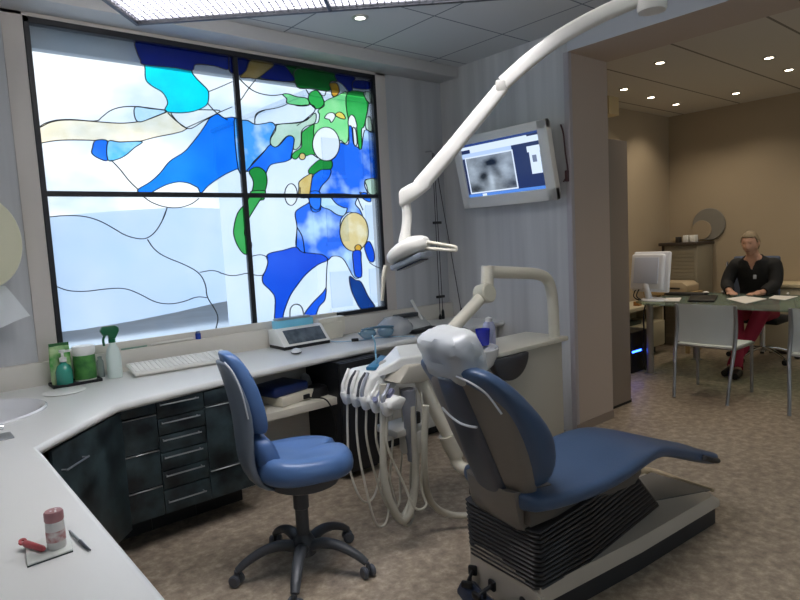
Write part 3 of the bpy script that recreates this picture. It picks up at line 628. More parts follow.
G().lathe([(.036, z0), (.042, z0+.008), (.042, z0+.075), (.032, z0+.105), (.014, z0+.12), (.014, z0+.13), (0, z0+.13)], (.688, 3.70, 0), 20).done('bottle_body', teal, t)
G().lathe([(.018, z0+.128), (.018, z0+.15), (.008, z0+.153), (.007, z0+.175), (.016, z0+.178), (.016, z0+.192), (0, z0+.194)], (.688, 3.70, 0), 16).box((.708, 3.69, z0+.185), (.05, .012, .012), rotm('Z', -25), .003).done('pump', white_pl, t)
t = thing('wipes_tub', 'dark green wipes tub with a white screw lid beside the soap bottle', 'tub', (.80, 3.735, z0))
G().lathe([(.053, z0), (.0555, z0+.006), (.0555, z0+.145), (.053, z0+.155), (0, z0+.155)], (.80, 3.735, 0), 28).done('tub_body', white_pl, t)
G().lathe([(.0563, z0+.012), (.0563, z0+.145)], (.80, 3.735, 0), 28).done('label_wrap', M('dark_green_label', '#2e6b30', .45, var=(22, .5), hex2='#4f8f3f'), t)
G().lathe([(.058, z0+.153), (.06, z0+.158), (.06, z0+.188), (.055, z0+.195), (0, z0+.197)], (.80, 3.735, 0), 28).done('lid', white_pl, t)
t = thing('spray_bottle', 'translucent white spray bottle with a green trigger head', 'bottle', (.945, 3.70, ztop))
g = G(); g.loft([sell((.945, 3.70, ztop+h), (1, 0, 0), (0, 1, 0), a, b, 2.6, 20) for h, a, b in ((0, .036, .032), (.01, .039, .034), (.12, .039, .034), (.165, .031, .028), (.19, .018, .018), (.205, .014, .014))]).done('bottle_body', M('frosted_white_bottle', '#cfdcd6', .3), t)
dg = M('dark_green_plastic', '#125e3a', .35)
G().lathe([(.019, ztop+.203), (.019, ztop+.225), (0, ztop+.226)], (.945, 3.70, 0), 16).prism([(.90, ztop+.245), (.885, ztop+.275), (.90, ztop+.30), (.965, ztop+.30), (.985, ztop+.285), (.985, ztop+.265), (.963, ztop+.225), (.928, ztop+.225), (.927, ztop+.248)], 3.686, 3.714, 'y', .004).tube([(.915, 3.7, ztop+.255), (.90, 3.7, ztop+.225), (.902, 3.7, ztop+.19)], .007, 8, 4).done('trigger_head', dg, t)
t = G().lathe([(.02, ztop), (.02, ztop+.09), (.012, ztop+.105), (.012, ztop+.12), (0, ztop+.12)], (.893, 3.62+.17, 0), 14).done('jar', clear('clear_plastic', '#cdd6d2', .4, .15, .1), None, (.893, 3.79, ztop)); tag(t, 'small clear jar between the wipes tub and the spray bottle', 'jar')
t = G().lathe([(.0, ztop+.001), (.098, ztop+.001), (.102, ztop+.004), (.098, ztop+.006), (0, ztop+.006)], (.65, 3.54, 0), 36).done('waste_lid', white_pl, None, (.65, 3.54, ztop)); tag(t, 'flat round white lid lying on the worktop in front of the black tray', 'lid')

# keyboard
kb = thing('keyboard', 'white computer keyboard on the worktop under the window', 'keyboard', (1.33, 3.68, ztop))
u = Vector((.994, -.06, 0)).normalized(); w_ = Vector((.06, .994, 0)).normalized()
kc = Vector((1.315, 3.66, ztop))
R_ = Matrix((u, w_, Vector((0, 0, 1)))).transposed() @ rotm('X', 9)
g = G(); g.box(kc+Vector((0, 0, .03)), (.59, .205, .024), R_, .011, 3); g.done('case', M('ivory_white_plastic', '#dedbd2', .4), kb)
wk = M('white_keys', '#e6e4dd', .45); first = None; nk = 0; rest = G()
for r_ in range(6):
    for c_ in range(21):
        if c_ in (15, 18): continue
        p = kc+Vector((0, 0, .03))+R_ @ Vector((-.27+c_*.027, -.073+r_*.0275+(.006 if r_ == 5 else 0), .013))
        if nk >= 100: rest.box(p, (.0225, .0225, .008), R_, .002, 1)
        elif first is None:
            first = G().box(p, (.0225, .0225, .008), R_, .002, 1).done('key', wk, kb); p_first = p
        else:
            k_ = first.copy(); COL.objects.link(k_); k_.parent = kb; k_.location = (p-p_first)*S
        nk += 1
rs = rest.done('keys', wk, kb); rs['kind'] = 'stuff'
t = G(); t.ball((1.985, 3.445, ztop+.013), (.033, .05, .022), 16, 10, (0, 0, -.5))
ms = t.done('computer_mouse', M('white_mouse_shell', '#ebebe8', .3), None, (1.985, 3.445, ztop)); tag(ms, 'white mouse with a dark rim in front of the touch screen device', 'mouse')
G().ball((1.985, 3.445, ztop+.008), (.036, .053, .0095), 16, 8, (0, 0, -.5)).done('rim', black, ms)

# ultrasonic device with sloping display
dv = thing('treatment_device', 'white table device with a sloping dark display and a pale blue top', 'device', (2.17, 3.68, ztop))
x0, x1 = 1.985, 2.36
prof = [(3.60, ztop+.022), (3.815, ztop+.022), (3.815, ztop+.125), (3.73, ztop+.135), (3.705, ztop+.128)]
G().prism(prof, x0, x1, 'x', .006).done('housing', white_pl, dv)
G().bx(x0+.004, x1-.004, 3.605, 3.81, ztop, ztop+.022, .003).done('foot', black, dv)
a, b_ = Vector((0, 3.60, ztop+.022)), Vector((0, 3.705, ztop+.128)); dd = (b_-a).normalized(); nn = Vector((0, -dd.z, dd.y))
g = G(); mid = a+dd*.078
Rr = Matrix((Vector((1, 0, 0)), dd, Vector((0, -dd.z, dd.y)))).transposed()
g.box(mid+Vector(((x0+x1)/2+.01, 0, 0))+nn*.001, (.30, .118, .006), Rr, .002).done('display', M('dark_display', '#4a545c', .2, var=(18, .25), hex2='#66717a'), dv)
g = G()
g.bx(x0+.03, x1-.05, 3.735, 3.81, ztop+.128, ztop+.185, .006).done('blue_cover', M('pale_blue_acrylic', '#7fd0ee', .2), dv)
G().bx(x0+.04, x1-.07, 3.74, 3.805, ztop+.184, ztop+.2, .004).done('rack', M('grey_rack', '#8d979c', .4), dv)
G().tube([(2.14, 3.77, ztop+.19), (2.15, 3.77, ztop+.26), (2.19, 3.765, ztop+.285), (2.235, 3.76, ztop+.26), (2.25, 3.755, ztop+.17)], .005, 8, 6).done('hose', M('grey_hose', '#8f979b', .4), dv)
t = G().bx(2.37, 2.60, 3.76, 3.83, ztop+.03, ztop+.155, .004).bx(2.40, 2.57, 3.75, 3.762, ztop, ztop+.12, .003).done('dispenser_box', ivory, None, (2.48, 3.79, ztop)); tag(t, 'ivory box standing against the upstand beside the table device', 'box')
t = thing('cable', 'thin blue cable with a black clip lying across the worktop', 'cable', (2.5, 3.5, ztop))
G().tube([(2.36, 3.66, ztop+.004), (2.42, 3.55, ztop+.004), (2.52, 3.48, ztop+.004), (2.66, 3.46, ztop+.004), (2.8, 3.36, ztop+.004), (2.86, 3.27, ztop+.004)], .004, 6, 6).done('lead', M('pale_blue_cable', '#a9c3d6', .4), t)
G().box((2.49, 3.49, ztop+.012), (.05, .03, .02), rotm('Z', -30), .004).done('clip', black, t)
# second device by the corner
d2 = thing('charging_station', 'small grey charging station with a slanted white arm in the corner of the worktop', 'device', (3.1, 3.62, ztop))
G().prism([(3.52, ztop), (3.74, ztop), (3.74, ztop+.10), (3.66, ztop+.10)], 2.95, 3.28, 'x', .005).done('housing', M('grey_white_shell', '#b5b7b4', .4), d2)
G().box((3.10, 3.64, ztop+.105), (.22, .06, .03), None, .006).done('cradle', M('dark_grey_plastic', '#34373a', .4), d2)
G().tube([(3.25, 3.6, ztop+.02), (3.22, 3.62, ztop+.11), (3.17, 3.64, ztop+.22)], .012, 8, 3).done('arm', white_pl, d2)
t = G().box((3.06, 3.40, ztop+.014), (.28, .07, .026), rotm('Z', 14), .008).done('remote_control', black, None, (3.06, 3.40, ztop)); tag(t, 'flat black handset lying in front of the charging station', 'handset')
# goggles and film bag
gl = thing('safety_goggles', 'clear blue tinted safety goggles lying on the worktop end', 'goggles', (2.66, 3.42, ztop))
cb = clear('blue_clear_plastic', '#8fb6c9', .35, .1, .15)
g = G()
for sx in (-1, 1): g.ball((2.62+sx*.065, 3.40-sx*.02, ztop+.055), (.06, .03, .042), 14, 8, (0, 0, -.3))
g.done('lens', cb, gl)
g = G()
for sx in (-1, 1): g.tube([(2.62+sx*.125, 3.40-sx*.03, ztop+.06), (2.66+sx*.12, 3.48-sx*.03, ztop+.05), (2.72+sx*.1, 3.56, ztop+.012)], .007, 8, 4)
g.tube([(2.5, 3.42, ztop+.085), (2.62, 3.37, ztop+.097), (2.74, 3.36, ztop+.085)], .008, 8, 4).done('goggle_frame', M('blue_grey_plastic', '#4f7388', .35), gl)
g = G(); t = bmesh.new(); bmesh.ops.create_icosphere(t, subdivisions=3, radius=1)
for v in t.verts:
    k = noise.noise(v.co*2.3)*.25+1
    v.co = Vector((v.co.x*.15*k, v.co.y*.10*k, max(-.0, v.co.z*.09*k+.045)))
g.merge(t, Matrix.Translation((2.84, 3.46, ztop+.002)))
t = g.done('film_bag', clear('clear_film', '#d8dadb', .45, .25, .15), None, (2.84, 3.46, ztop), 60); tag(t, 'crumpled clear film bag behind the goggles', 'bag')
# on the upstand ledge
zl = .934
t = G().tube([(1.20, 3.85, zl+.009), (1.24, 3.85, zl+.009), (1.47, 3.85, zl+.009)], [.006, .009, .009], 10).done('pen', M('off_white_barrel', '#d8d3ca', .4), None, (1.3, 3.87, zl)); tag(t, 'off white pen lying along the window ledge', 'pen')
t = G().tube([(1.03, 3.85, zl+.005), (1.18, 3.852, zl+.005)], .005, 8).done('applicator', M('green_stick', '#7fa08c', .4), None, (1.1, 3.87, zl)); tag(t, 'thin green applicator stick on the window ledge near the spray bottle', 'stick')
t = thing('vial', 'small dark blue vial with a pale cap standing on the window ledge', 'vial', (1.505, 3.865, zl))
G().lathe([(.017, zl), (.017, zl+.038), (0, zl+.038)], (1.505, 3.85, 0), 14).done('glass_body', M('blue_vial', '#1f3f9c', .2), t)
G().lathe([(.013, zl+.038), (.013, zl+.052), (0, zl+.053)], (1.505, 3.85, 0), 14).done('cap', M('grey_cap', '#5d6b86', .4), t)

# near worktop: jar on a tile, red stopper, probe
t = G().prism([(.178, 1.578), (.272, 1.582), (.288, 1.70), (.192, 1.70)], ztop, ztop+.007, 'z', .0015).done('mixing_tile', M('white_tile_green_edge', '#dadcd4', .3), None, (.23, 1.64, ztop)); tag(t, 'small white glass tile under the red lidded jar', 'tile')
o = t
G().prism([(.1775, 1.5775), (.2725, 1.5815), (.288, 1.7005), (.1915, 1.7005)], ztop-.0008, ztop+.003, 'z').done('edge', M('dark_green_edge', '#36423d', .4), o)
j = thing('jar', 'small white jar with a dusty red lid standing on the white tile', 'jar', (.247, 1.622, ztop+.0075)); zj = ztop+.0075
G().lathe([(.0195, zj), (.0208, zj+.003), (.0208, zj+.06), (.019, zj+.067), (.017, zj+.07), (0, zj+.07)], (.247, 1.622, 0), 24).done('jar_body', M('white_jar', '#d6d3cf', .35), j)
G().lathe([(.0211, zj+.018), (.0211, zj+.044)], (.247, 1.622, 0), 24).done('label', M('pale_label', '#d8cfcb', .5, var=(60, .5), hex2='#b06a6a'), j)
lid = G().lathe([(.020, zj+.066), (.0212, zj+.069), (.0212, zj+.086), (.0185, zj+.09), (0, zj+.092)], (.247, 1.622, 0), 24).done('lid', M('dusty_red_plastic', '#a9787a', .4), j)
G().box((.247, 1.622, zj+.0905), (.018, .005, .002), rotm('Z', 30)).box((.25, 1.612, zj+.0905), (.013, .004, .002), rotm('Z', 80)).done('printed_mark', M('white_print', '#ddd2d2', .5), lid)
t = thing('stopper', 'small red stopper lying on the white tile beside the jar', 'stopper', (.205, 1.64, zj))
G().tube([(.19, 1.685, zj+.007), (.192, 1.68, zj+.007), (.217, 1.622, zj+.006), (.219, 1.617, zj+.006)], [.006, .0085, .0075, .005], 12).done('stem', M('red_plastic', '#b4494c', .35), t)
G().lathe([(.004, -.003), (.009, -.003), (.009, .003), (.004, .003), (.004, -.003)], (.187, 1.693, zj+.009), 14, rotm('X', 25), 1, 1, False).done('ring', MATS['red_plastic'], t)
t = thing('dental_probe', 'thin steel probe lying on the worktop beside the white tile', 'probe', (.29, 1.61, ztop))
G().tube([(.290, 1.70, ztop+.004), (.296, 1.62, ztop+.004)], .0032, 8).done('handle', steel, t)
G().tube([(.296, 1.62, ztop+.004), (.299, 1.58, ztop+.003), (.303, 1.55, ztop+.004)], [.0045, .004, .002], 8).done('tip', M('dark_steel', '#6d7076', .3, .9), t)

# paper towel dispenser
pd = thing('towel_dispenser', 'cream paper towel dispenser on the wall beside the window', 'dispenser', (.40, 3.75, 1.36))
g = G()
cx, cz, rr = .375, 1.60, .185
ringf = [(cx+rr*math.copysign(abs(math.cos(t_))**.9, math.cos(t_)), max(1.372, cz+.235*math.sin(t_))) for t_ in [2*PI*k/40 for k in range(40)]]
pts = []
for q in ringf:
    if not pts or (Vector(q)-Vector(pts[-1])).length > 1e-4: pts.append(q)
g.prism(pts, 3.69, 3.878, 'y', .012, 3).done('housing', M('cream_plastic', '#d9d6b9', .35), pd)
g = G(); n = 9
rows = []
for i in range(n):
    t_ = i/(n-1); z = 1.374; y = 3.765-.03*t_-.01*math.sin(t_*5)
    rows.append([(.30+(.17+.095*t_)*s, y-.012*math.sin(s*7+t_*2), z-(.235-.055*s+.012*math.sin(s*5))*t_) for s in [k/11 for k in range(12)]])
vs = [p for r_ in rows for p in r_]
g.raw(vs+[(x, y+.003, z) for x, y, z in vs], [(i*12+k, i*12+k+1, (i+1)*12+k+1, (i+1)*12+k) for i in range(n-1) for k in range(11)]+[(108+i*12+k, 108+(i+1)*12+k, 108+(i+1)*12+k+1, 108+i*12+k+1) for i in range(n-1) for k in range(11)])
g.done('paper_towel', M('white_paper', '#dfe3e4', .8), pd, ang=60)
# ---------------------------------------------------------------- dental chair (faces +X, turned a little towards the camera side)
blue = M('blue_leather', '#3e5473', .36, spec=.5, bump=(60, .04))
blue_stool = M('bright_blue_leather', '#5172a4', .33, bump=(60, .04))
shell = M('taupe_grey_shell', '#77716a', .38)
shell_d = M('blue_grey_shell', '#434955', .36)
base_m = M('light_grey_base_shell', '#bfb6a8', .4)
dark_pl = M('dark_rubber_plinth', '#2b2b2d', .55)
bellow_m = M('black_bellows_rubber', '#2e2b2b', .4)
pipe_m = M('white_piping', '#d3d6da', .4)
dc = thing('dental_chair', 'blue leather dental chair on a grey base in the middle of the floor', 'dental chair', (2.4, 1.5, 0))
def fr(o, deg):
    a = math.radians(deg); return Vector(o), Vector((math.cos(a), math.sin(a), 0)), Vector((-math.sin(a), math.cos(a), 0))
BO, BU, BV = fr((1.80, 1.61, 0), -4.6)      # base frame: origin mid rear edge
def B(s, t, z): return BO+BU*s+BV*t+Vector((0, 0, z))
# plinth
def hexa(z0, z1, ins, poly): return [[tuple(B(s*(1-ins*.02)+ins*.01, t*(1-ins*.05), z)) for s, t in poly] for z in (z0, z1)]
bp_ = [(0, -.205), (.62, -.225), (1.30, -.215), (1.345, -.19), (1.345, .19), (1.30, .215), (.62, .225), (0, .19)]
G().loft(hexa(0, .094, 1, bp_)).done('plinth', dark_pl, dc)
tp = G(); tp.loft([[tuple(B(s*k+.02*(1-k), t*k, z)) for s, t in bp_] for z, k in ((.088, 1.0), (.10, 1.004), (.15, .95))]).done('base_plate', base_m, dc)
# rear cover: light curved crest in front of the bellows
g = G(); n = 15; fa, ba = [], []
for i in range(n):
    t_ = -.205+.395*i/(n-1); h = .145+.085*(1-((t_+.02)/.23)**2) if i > 1 else .15+.02*i
    h = (.118, .13, .142, .155, .166, .176, .184, .19, .195, .199, .201, .201, .198, .19, .178)[i]
    fa.append((t_, h))
g.loft([[tuple(B(-.012, t_, 0.0)) for t_, h in fa]+[tuple(B(-.012, t_, h)) for t_, h in fa[::-1]], [tuple(B(.012, t_, 0.0)) for t_, h in fa]+[tuple(B(.012, t_, h)) for t_, h in fa[::-1]]])
g.done('rear_cover', base_m, dc)
# raised lip round the foot end
g = G()
g.tube(smooth([tuple(B(.80, .17, .13)), tuple(B(.86, .20, .178)), tuple(B(.98, .21, .185)), tuple(B(1.15, .205, .172)), tuple(B(1.33, .185, .15)), tuple(B(1.335, .0, .148)), tuple(B(1.335, -.17, .146))], 4), [.022, .034, .036, .03, .02, .012, .010], 10)
g.done('foot_lip', M('warm_cream_lip', '#c1ad8c', .4), dc)
G().prism([tuple(B(s, t, 0))[:2] for s, t in ((1.0, -.05), (1.31, -.165), (1.31, .16), (.9, .175), (.98, .08))], .148, .1545, 'z').done('recess_patch', M('grey_recess_tone', '#6f6a63', .6), dc)  # raised patch with the darkness of the plate's recess put into its colour
# bellows: stacked ribs that fan out, trapezoid in plan
lo = [(.02, -.19), (.30, -.185), (.97, -.085), (1.0, -.06), (1.0, .06), (.97, .085), (.30, .185), (.01, .195), (-.005, .17), (-.005, -.17)]
hi = [(.0, -.20), (.3, -.205), (.58, -.17), (.63, -.13), (.63, .13), (.58, .17), (.3, .205), (.0, .20), (-.012, .17), (-.012, -.17)]
rings = []; NR = 13
for i in range(NR*4+1):
    f = i/(NR*4); ph = i % 4; o_ = (0, .011, .014, .011)[ph] if ph else -.012
    ring_ = []
    for (a, b_), (c, d_) in zip(lo, hi):
        s = a*(1-f)+c*f; t_ = b_*(1-f)+d_*f
        zlo = .137; zhi = .385+.10*(c/.7)
        q = Vector((s-.45, t_, 0)); q = Vector((q.x/.5, q.y/.2, 0)).normalized()
        ring_.append(tuple(B(s+q.x*o_, t_+q.y*o_, zlo*(1-f)+zhi*f)))
    rings.append(ring_)
g = G(); g.loft(rings); g.done('bellows', bellow_m, dc, ang=50)
# upper part, rotated a little more
UO, UU, UV = fr((1.915, 1.595, 0), -9.5)
def U(s, t, z): return UO+UU*s+UV*t+Vector((0, 0, z))
g = G(); g.loft([[tuple(U(s, t, z)) for s, t in ((-.13, -.19), (.5, -.16), (.62, -.1), (.62, .1), (.5, .16), (-.13, .19))] for z in (.40, .47)])
g.done('seat_frame', M('taupe_seat_pan', '#55504a', .45), dc)
# seat and leg rest cushion: (s, z top, half width, thickness)
prof = [(-.155, .522, .14, .05), (-.145, .535, .22, .085), (-.10, .542, .245, .095), (.05, .532, .25, .095), (.22, .528, .25, .09), (.38, .548, .243, .09), (.50, .566, .23, .085), (.60, .566, .21, .078), (.70, .540, .185, .07), (.84, .492, .165, .072), (.98, .442, .15, .075), (1.10, .402, .14, .078), (1.17, .380, .128, .074), (1.20, .366, .10, .055), (1.21, .352, .05, .02)]
def cushion(prof, n=28, dish=.012):
    rr_ = []
    for s, zt, hw, th in prof:
        ring_ = []
        for j in range(n):
            a = 2*PI*j/n; x, y = math.cos(a), math.sin(a)
            px = math.copysign(abs(x)**.55, x); py = math.copysign(abs(y)**.6, y)
            z = zt-th/2+py*th/2-(dish*(1-px*px) if y > 0 else 0)
            ring_.append(tuple(U(s, px*hw, z)))
        rr_.append(ring_)
    return rr_
g = G(); g.loft(cushion(prof)); g.done('seat', blue, dc, sub=1, ang=180)
g = G(); g.tube([U(1.0, -.153, .40), U(1.10, -.143, .358), U(1.175, -.11, .333), U(1.188, 0, .325), U(1.175, .11, .333), U(1.1, .143, .358)], .013, 8, 4).done('leg_rest_edge', dark_pl, dc)
# backrest: shell behind, cushion in front; leaning back ~25 deg
def bk(z): return (-.145-(z-.45)*.385)         # s of the shell's rear surface at height z (mid line)
def ring_back(z, s0, s1, hw, wrap, n=32, p=.6):
    o = []
    for j in range(n):
        a = 2*PI*j/n; x, y = math.cos(a), math.sin(a)
        px = math.copysign(abs(x)**p, x); py = math.copysign(abs(y)**p, y)
        s = (s0+s1)/2+py*(s1-s0)/2
        s += wrap*px*px
        o.append(tuple(U(s, px*hw, z)))
    return o
sh_ = [(.44, .07, .13), (.50, .08, .17), (.58, .085, .21), (.70, .085, .235), (.82, .08, .24), (.92, .07, .232), (.985, .055, .21), (1.01, .03, .18)]
g = G(); g.loft([ring_back(z, bk(z), bk(z)+th, hw, .035) for z, th, hw in sh_]); g.done('backrest_shell', shell, dc, sub=1, ang=180)
cu = [(.53, .055, .06, .17), (.56, .05, .13, .215), (.63, .045, .18, .25), (.72, .04, .215, .268), (.80, .035, .205, .272), (.88, .03, .165, .268), (.95, .015, .14, .256), (1.0, -.005, .12, .232), (1.025, .005, .08, .195), (1.035, .02, .04, .15)]
g = G(); g.loft([ring_back(z, bk(z)+a_, bk(z)+a_+th, hw, .0, 32, .7) for z, a_, th, hw in cu]); g.done('backrest', blue, dc, sub=1, ang=180)
sp_ = [(.40, .10, .09), (.46, .09, .10), (.56, .055, .10), (.70, .05, .095), (.85, .05, .088), (.95, .05, .08), (.985, .045, .07)]
g = G(); g.loft([ring_back(z, bk(z)-.018, bk(z)+th, hw, .004, 28, .55) for z, th, hw in sp_]); g.done('spine_cover', shell_d, dc, sub=1, ang=180)
g = G(); g.tube([U(bk(.83)-.02, .098, .835), U(bk(.80)-.024, .06, .81), U(bk(.79)-.026, .0, .795), U(bk(.79)-.024, -.06, .795), U(bk(.80)-.016, -.10, .80)], .005, 8, 5).done('piping', pipe_m, dc)
g = G(); g.tube([U(bk(.99)-.014, -.085, 1.0), U(bk(.97)-.006, -.15, .985), U(bk(.94)+.008, -.205, .95), U(bk(.88)+.02, -.24, .88)], .004, 8, 5).done('piping', pipe_m, dc)
# hinge housing at the rear below the backrest
g = G(); g.loft([[tuple(U(s, t, z)) for s, t in ((-.165+dx, -.12), (-.15+dx, -.15), (.0, -.17), (.02, 0), (.0, .17), (-.15+dx, .15), (-.165+dx, .12))] for z, dx in ((.365, .03), (.41, .0), (.47, -.012), (.53, -.02))])
g.done('hinge_housing', shell, dc, ang=50)
g = G(); g.tube([U(-.175, -.06, .52), U(-.165, -.07, .45), U(-.15, -.10, .405), U(-.13, -.13, .40), U(-.14, -.125, .43)], .007, 8, 5).done('release_lever', M('pale_grey_lever', '#b9b2a6', .35), dc)
# headrest under a film cover
hc = U(bk(1.07)+.07, .012, 1.06)
Rh = Matrix((UU, UV, Vector((0, 0, 1)))).transposed() @ rotm('Y', -22)
g = G(); g.box(hc, (.10, .24, .15), Rh, .045, 4).done('headrest', blue, dc)
g = G(); t = bmesh.new(); bmesh.ops.create_icosphere(t, subdivisions=4, radius=1)
for v in t.verts:
    d_ = v.co.normalized(); p = 4.0
    k = (abs(d_.x)**p+abs(d_.y)**p+abs(d_.z)**p)**(-1/p)
    w = noise.noise(d_*2.6)*.08+abs(noise.noise(d_*5+Vector((3, 1, 2))))*.07+abs(noise.noise(Vector((d_.x*8, d_.y*15, d_.z*4))))*.09
    v.co = Vector((d_.x*k*.07*(1+w), d_.y*k*.14*(1+w*.6), d_.z*k*.10*(1+w*.5)+.0))
    if v.co.z < -.06: v.co.x *= 1.0+.08*math.sin(v.co.y*60); v.co.y *= 1.04; v.co.z = max(v.co.z, -.098)
for v in t.verts: v.co = Rh @ v.co
g.merge(t, Matrix.Translation(hc+Vector((0, 0, .0))))
hcov = g.done('headrest_cover', clear('crumpled_film', '#eef1f1', .5, .3, .08), dc, ang=25)
hcov['label'] = 'crumpled clear film cover over the headrest'

dc.location.y -= .03*S
# foot control behind the base
fc = thing('foot_control', 'dark blue foot control with black pedals on the floor behind the dental chair', 'foot control', (1.70, 1.62, 0))
fc.location.y -= .05*S
ar = [(1.755, 1.80), (1.728, 1.73), (1.712, 1.65), (1.708, 1.55), (1.715, 1.44)]
g = G(); P_ = smooth([(x, y, 0) for x, y in ar], 5); rr_ = []
for i, p in enumerate(P_):
    t_ = (P_[min(i+1, len(P_)-1)]-P_[max(i-1, 0)]).normalized(); nn = Vector((-t_.y, t_.x, 0))
    rr_.append([tuple(p+nn*a+Vector((0, 0, z))) for a, z in ((.04, 0), (.04, .03), (.015, .048), (-.03, .04), (-.045, .015), (-.045, 0))])
g.loft(rr_).done('pedal_body', M('dark_navy_plastic', '#2b3346', .4), fc)
for x, y, a in ((1.755, 1.775, 25), (1.725, 1.66, -10), (1.715, 1.50, -25)):
    g = G(); r = rotm('Z', a)
    c = Vector((x, y, .085)); g.bar(c+r @ Vector((-.05, 0, -.02)), c+r @ Vector((.030, 0, .0)), .008, 8); g.box(c+r @ Vector((.03, 0, .0)), (.018, .04, .045), r, .008); g.box(c+r @ Vector((-.05, 0, -.02)), (.02, .05, .03), r, .008)
    g.bar(c+r @ Vector((-.01, 0, -.01)), c+r @ Vector((-.01, 0, -.05)), .008, 8)
    g.done('pedal', black, fc)

# ---------------------------------------------------------------- operator stool
st = thing('operator_stool', 'bright blue operator stool on castors with a tall backrest beside the drawers', 'stool', (1.355, 2.43, 0))
c0 = Vector((1.35, 2.395, 0)); sg = M('grey_stool_plastic', '#43464b', .42); sg2 = M('blue_grey_back_shell', '#6f7a88', .4)
G().lathe([(.055, .085), (.055, .14), (.04, .17), (.03, .18), (.03, .30), (.036, .305), (.036, .41), (0, .41)], c0, 20).done('column', sg, st)
for k in range(5):
    a = math.radians(15+72*k); d_ = Vector((math.cos(a), math.sin(a), 0)); q = Vector((-d_.y, d_.x, 0))
    lg = G(); R0 = .31
    P_ = smooth([c0+d_*.03+Vector((0, 0, .12)), c0+d_*.10+Vector((0, 0, .142)), c0+d_*.18+Vector((0, 0, .135)), c0+d_*.26+Vector((0, 0, .10)), c0+d_*(R0-.005)+Vector((0, 0, .068))], 4)
    lg.tube(P_, [.032, .030, .026, .023, .019], 12, 0, .8).done('leg', sg, st)
    cs = G(); w0 = c0+d_*R0
    for sgn in (-1, 1):
        cs.lathe([(.0, -.011), (.022, -.011), (.027, -.006), (.027, .006), (.022, .011), (0, .011)], w0+Vector((0, 0, .028))+(q*.8+d_*.6).normalized()*sgn*.019, 18, align(q*.8+d_*.6))
    cs.bar(w0+Vector((0, 0, .028)), w0+Vector((0, 0, .07)), .009)
    cs.done('castor', M('grey_castor', '#50545c', .45), st)
# seat with saddle notch (faces +X, a little turned)
sf = math.radians(-13); su = Vector((math.cos(sf), math.sin(sf), 0)); sv = Vector((-su.y, su.x, 0)); sc = Vector((1.39, 2.42, 0))
n = 48; rr_ = []
def seat_r(a):
    r = .235*(1-.06*math.cos(2*a)*0)
    x, y = math.cos(a), math.sin(a)
    k = (abs(x)**2.6+abs(y)**2.6)**(-1/2.6)
    r = .222*k
    da = abs(((a-.25+PI) % (2*PI))-PI); r -= .085*math.exp(-(da/.12)**2)
    return r
for f, z in ((.0, .462), (.80, .462), (.93, .468), (.985, .485), (1.0, .51), (.985, .538), (.93, .558), (.84, .568), (.6, .562), (.3, .553), (.0, .55)):
    rr_.append([tuple(sc+su*seat_r(2*PI*j/n)*f*math.cos(2*PI*j/n)+sv*seat_r(2*PI*j/n)*f*math.sin(2*PI*j/n)+Vector((0, 0, z+(.028*max(0, -math.cos(2*PI*j/n))**2*f if z > .53 else 0)-.012*max(0, math.cos(2*PI*j/n))*f))) for j in range(n)])
g = G(); g.loft(rr_, False); bmesh.ops.remove_doubles(g.b, verts=g.b.verts, dist=1e-5); g.done('seat', blue_stool, st, ang=180)
G().lathe([(.14, .40), (.16, .41), (.17, .4625), (0, .4625)], sc, 24).done('seat_plate', sg, st)
# backrest: pad + shell; curved round the sitter
def brow(z, s, hw, th, curve=.10, n=28, p=.55):
    o = []
    for j in range(n):
        a = 2*PI*j/n; x, y = math.cos(a), math.sin(a); px = math.copysign(abs(x)**p, x); py = math.copysign(abs(y)**p, y)
        o.append(tuple(sc+su*(s+.022+py*th/2+curve*px*px)+sv*(px*hw)+Vector((0, 0, z))))
    return o
g = G(); g.loft([brow(z, s, hw, th, c_) for z, s, hw, th, c_ in ((.685, -.225, .06, .03, .01), (.70, -.235, .09, .07, .02), (.76, -.248, .105, .085, .03), (.86, -.270, .106, .09, .03), (.95, -.296, .10, .085, .03), (1.02, -.320, .088, .072, .02), (1.055, -.335, .07, .06, .01), (1.065, -.345, .04, .03, .0))]).done('backrest', blue_stool, st, sub=1, ang=180)
g = G(); g.loft([brow(z, s, hw, th, c_) for z, s, hw, th, c_ in ((.40, -.13, .04, .03, 0), (.42, -.20, .05, .035, .0), (.47, -.258, .07, .04, .01), (.56, -.29, .085, .05, .01), (.66, -.295, .10, .05, .02), (.78, -.30, .112, .05, .03), (.90, -.325, .108, .04, .03), (1.0, -.355, .09, .03, .02), (1.03, -.37, .06, .02, .01))]).done('backrest_shell', sg2, st, sub=1, ang=180)
g = G(); g.loft([brow(z, s, hw, th, c_) for z, s, hw, th, c_ in ((.48, -.175, .09, .06, .0), (.50, -.18, .115, .10, .01), (.57, -.205, .115, .105, .02), (.645, -.225, .105, .095, .02), (.68, -.235, .085, .06, .01))]).done('lumbar_pad', M('dark_blue_leather', '#4a6a9e', .36), st, sub=1, ang=180)
g = G(); g.tube([sc+su*(-.26)+sv*-.112+Vector((0, 0, .78)), sc+su*(-.28)+sv*-.118+Vector((0, 0, .90)), sc+su*(-.305)+sv*-.10+Vector((0, 0, .985)), sc+su*(-.332)+sv*-.07+Vector((0, 0, 1.03))], .0035, 6, 4).done('piping', pipe_m, st)
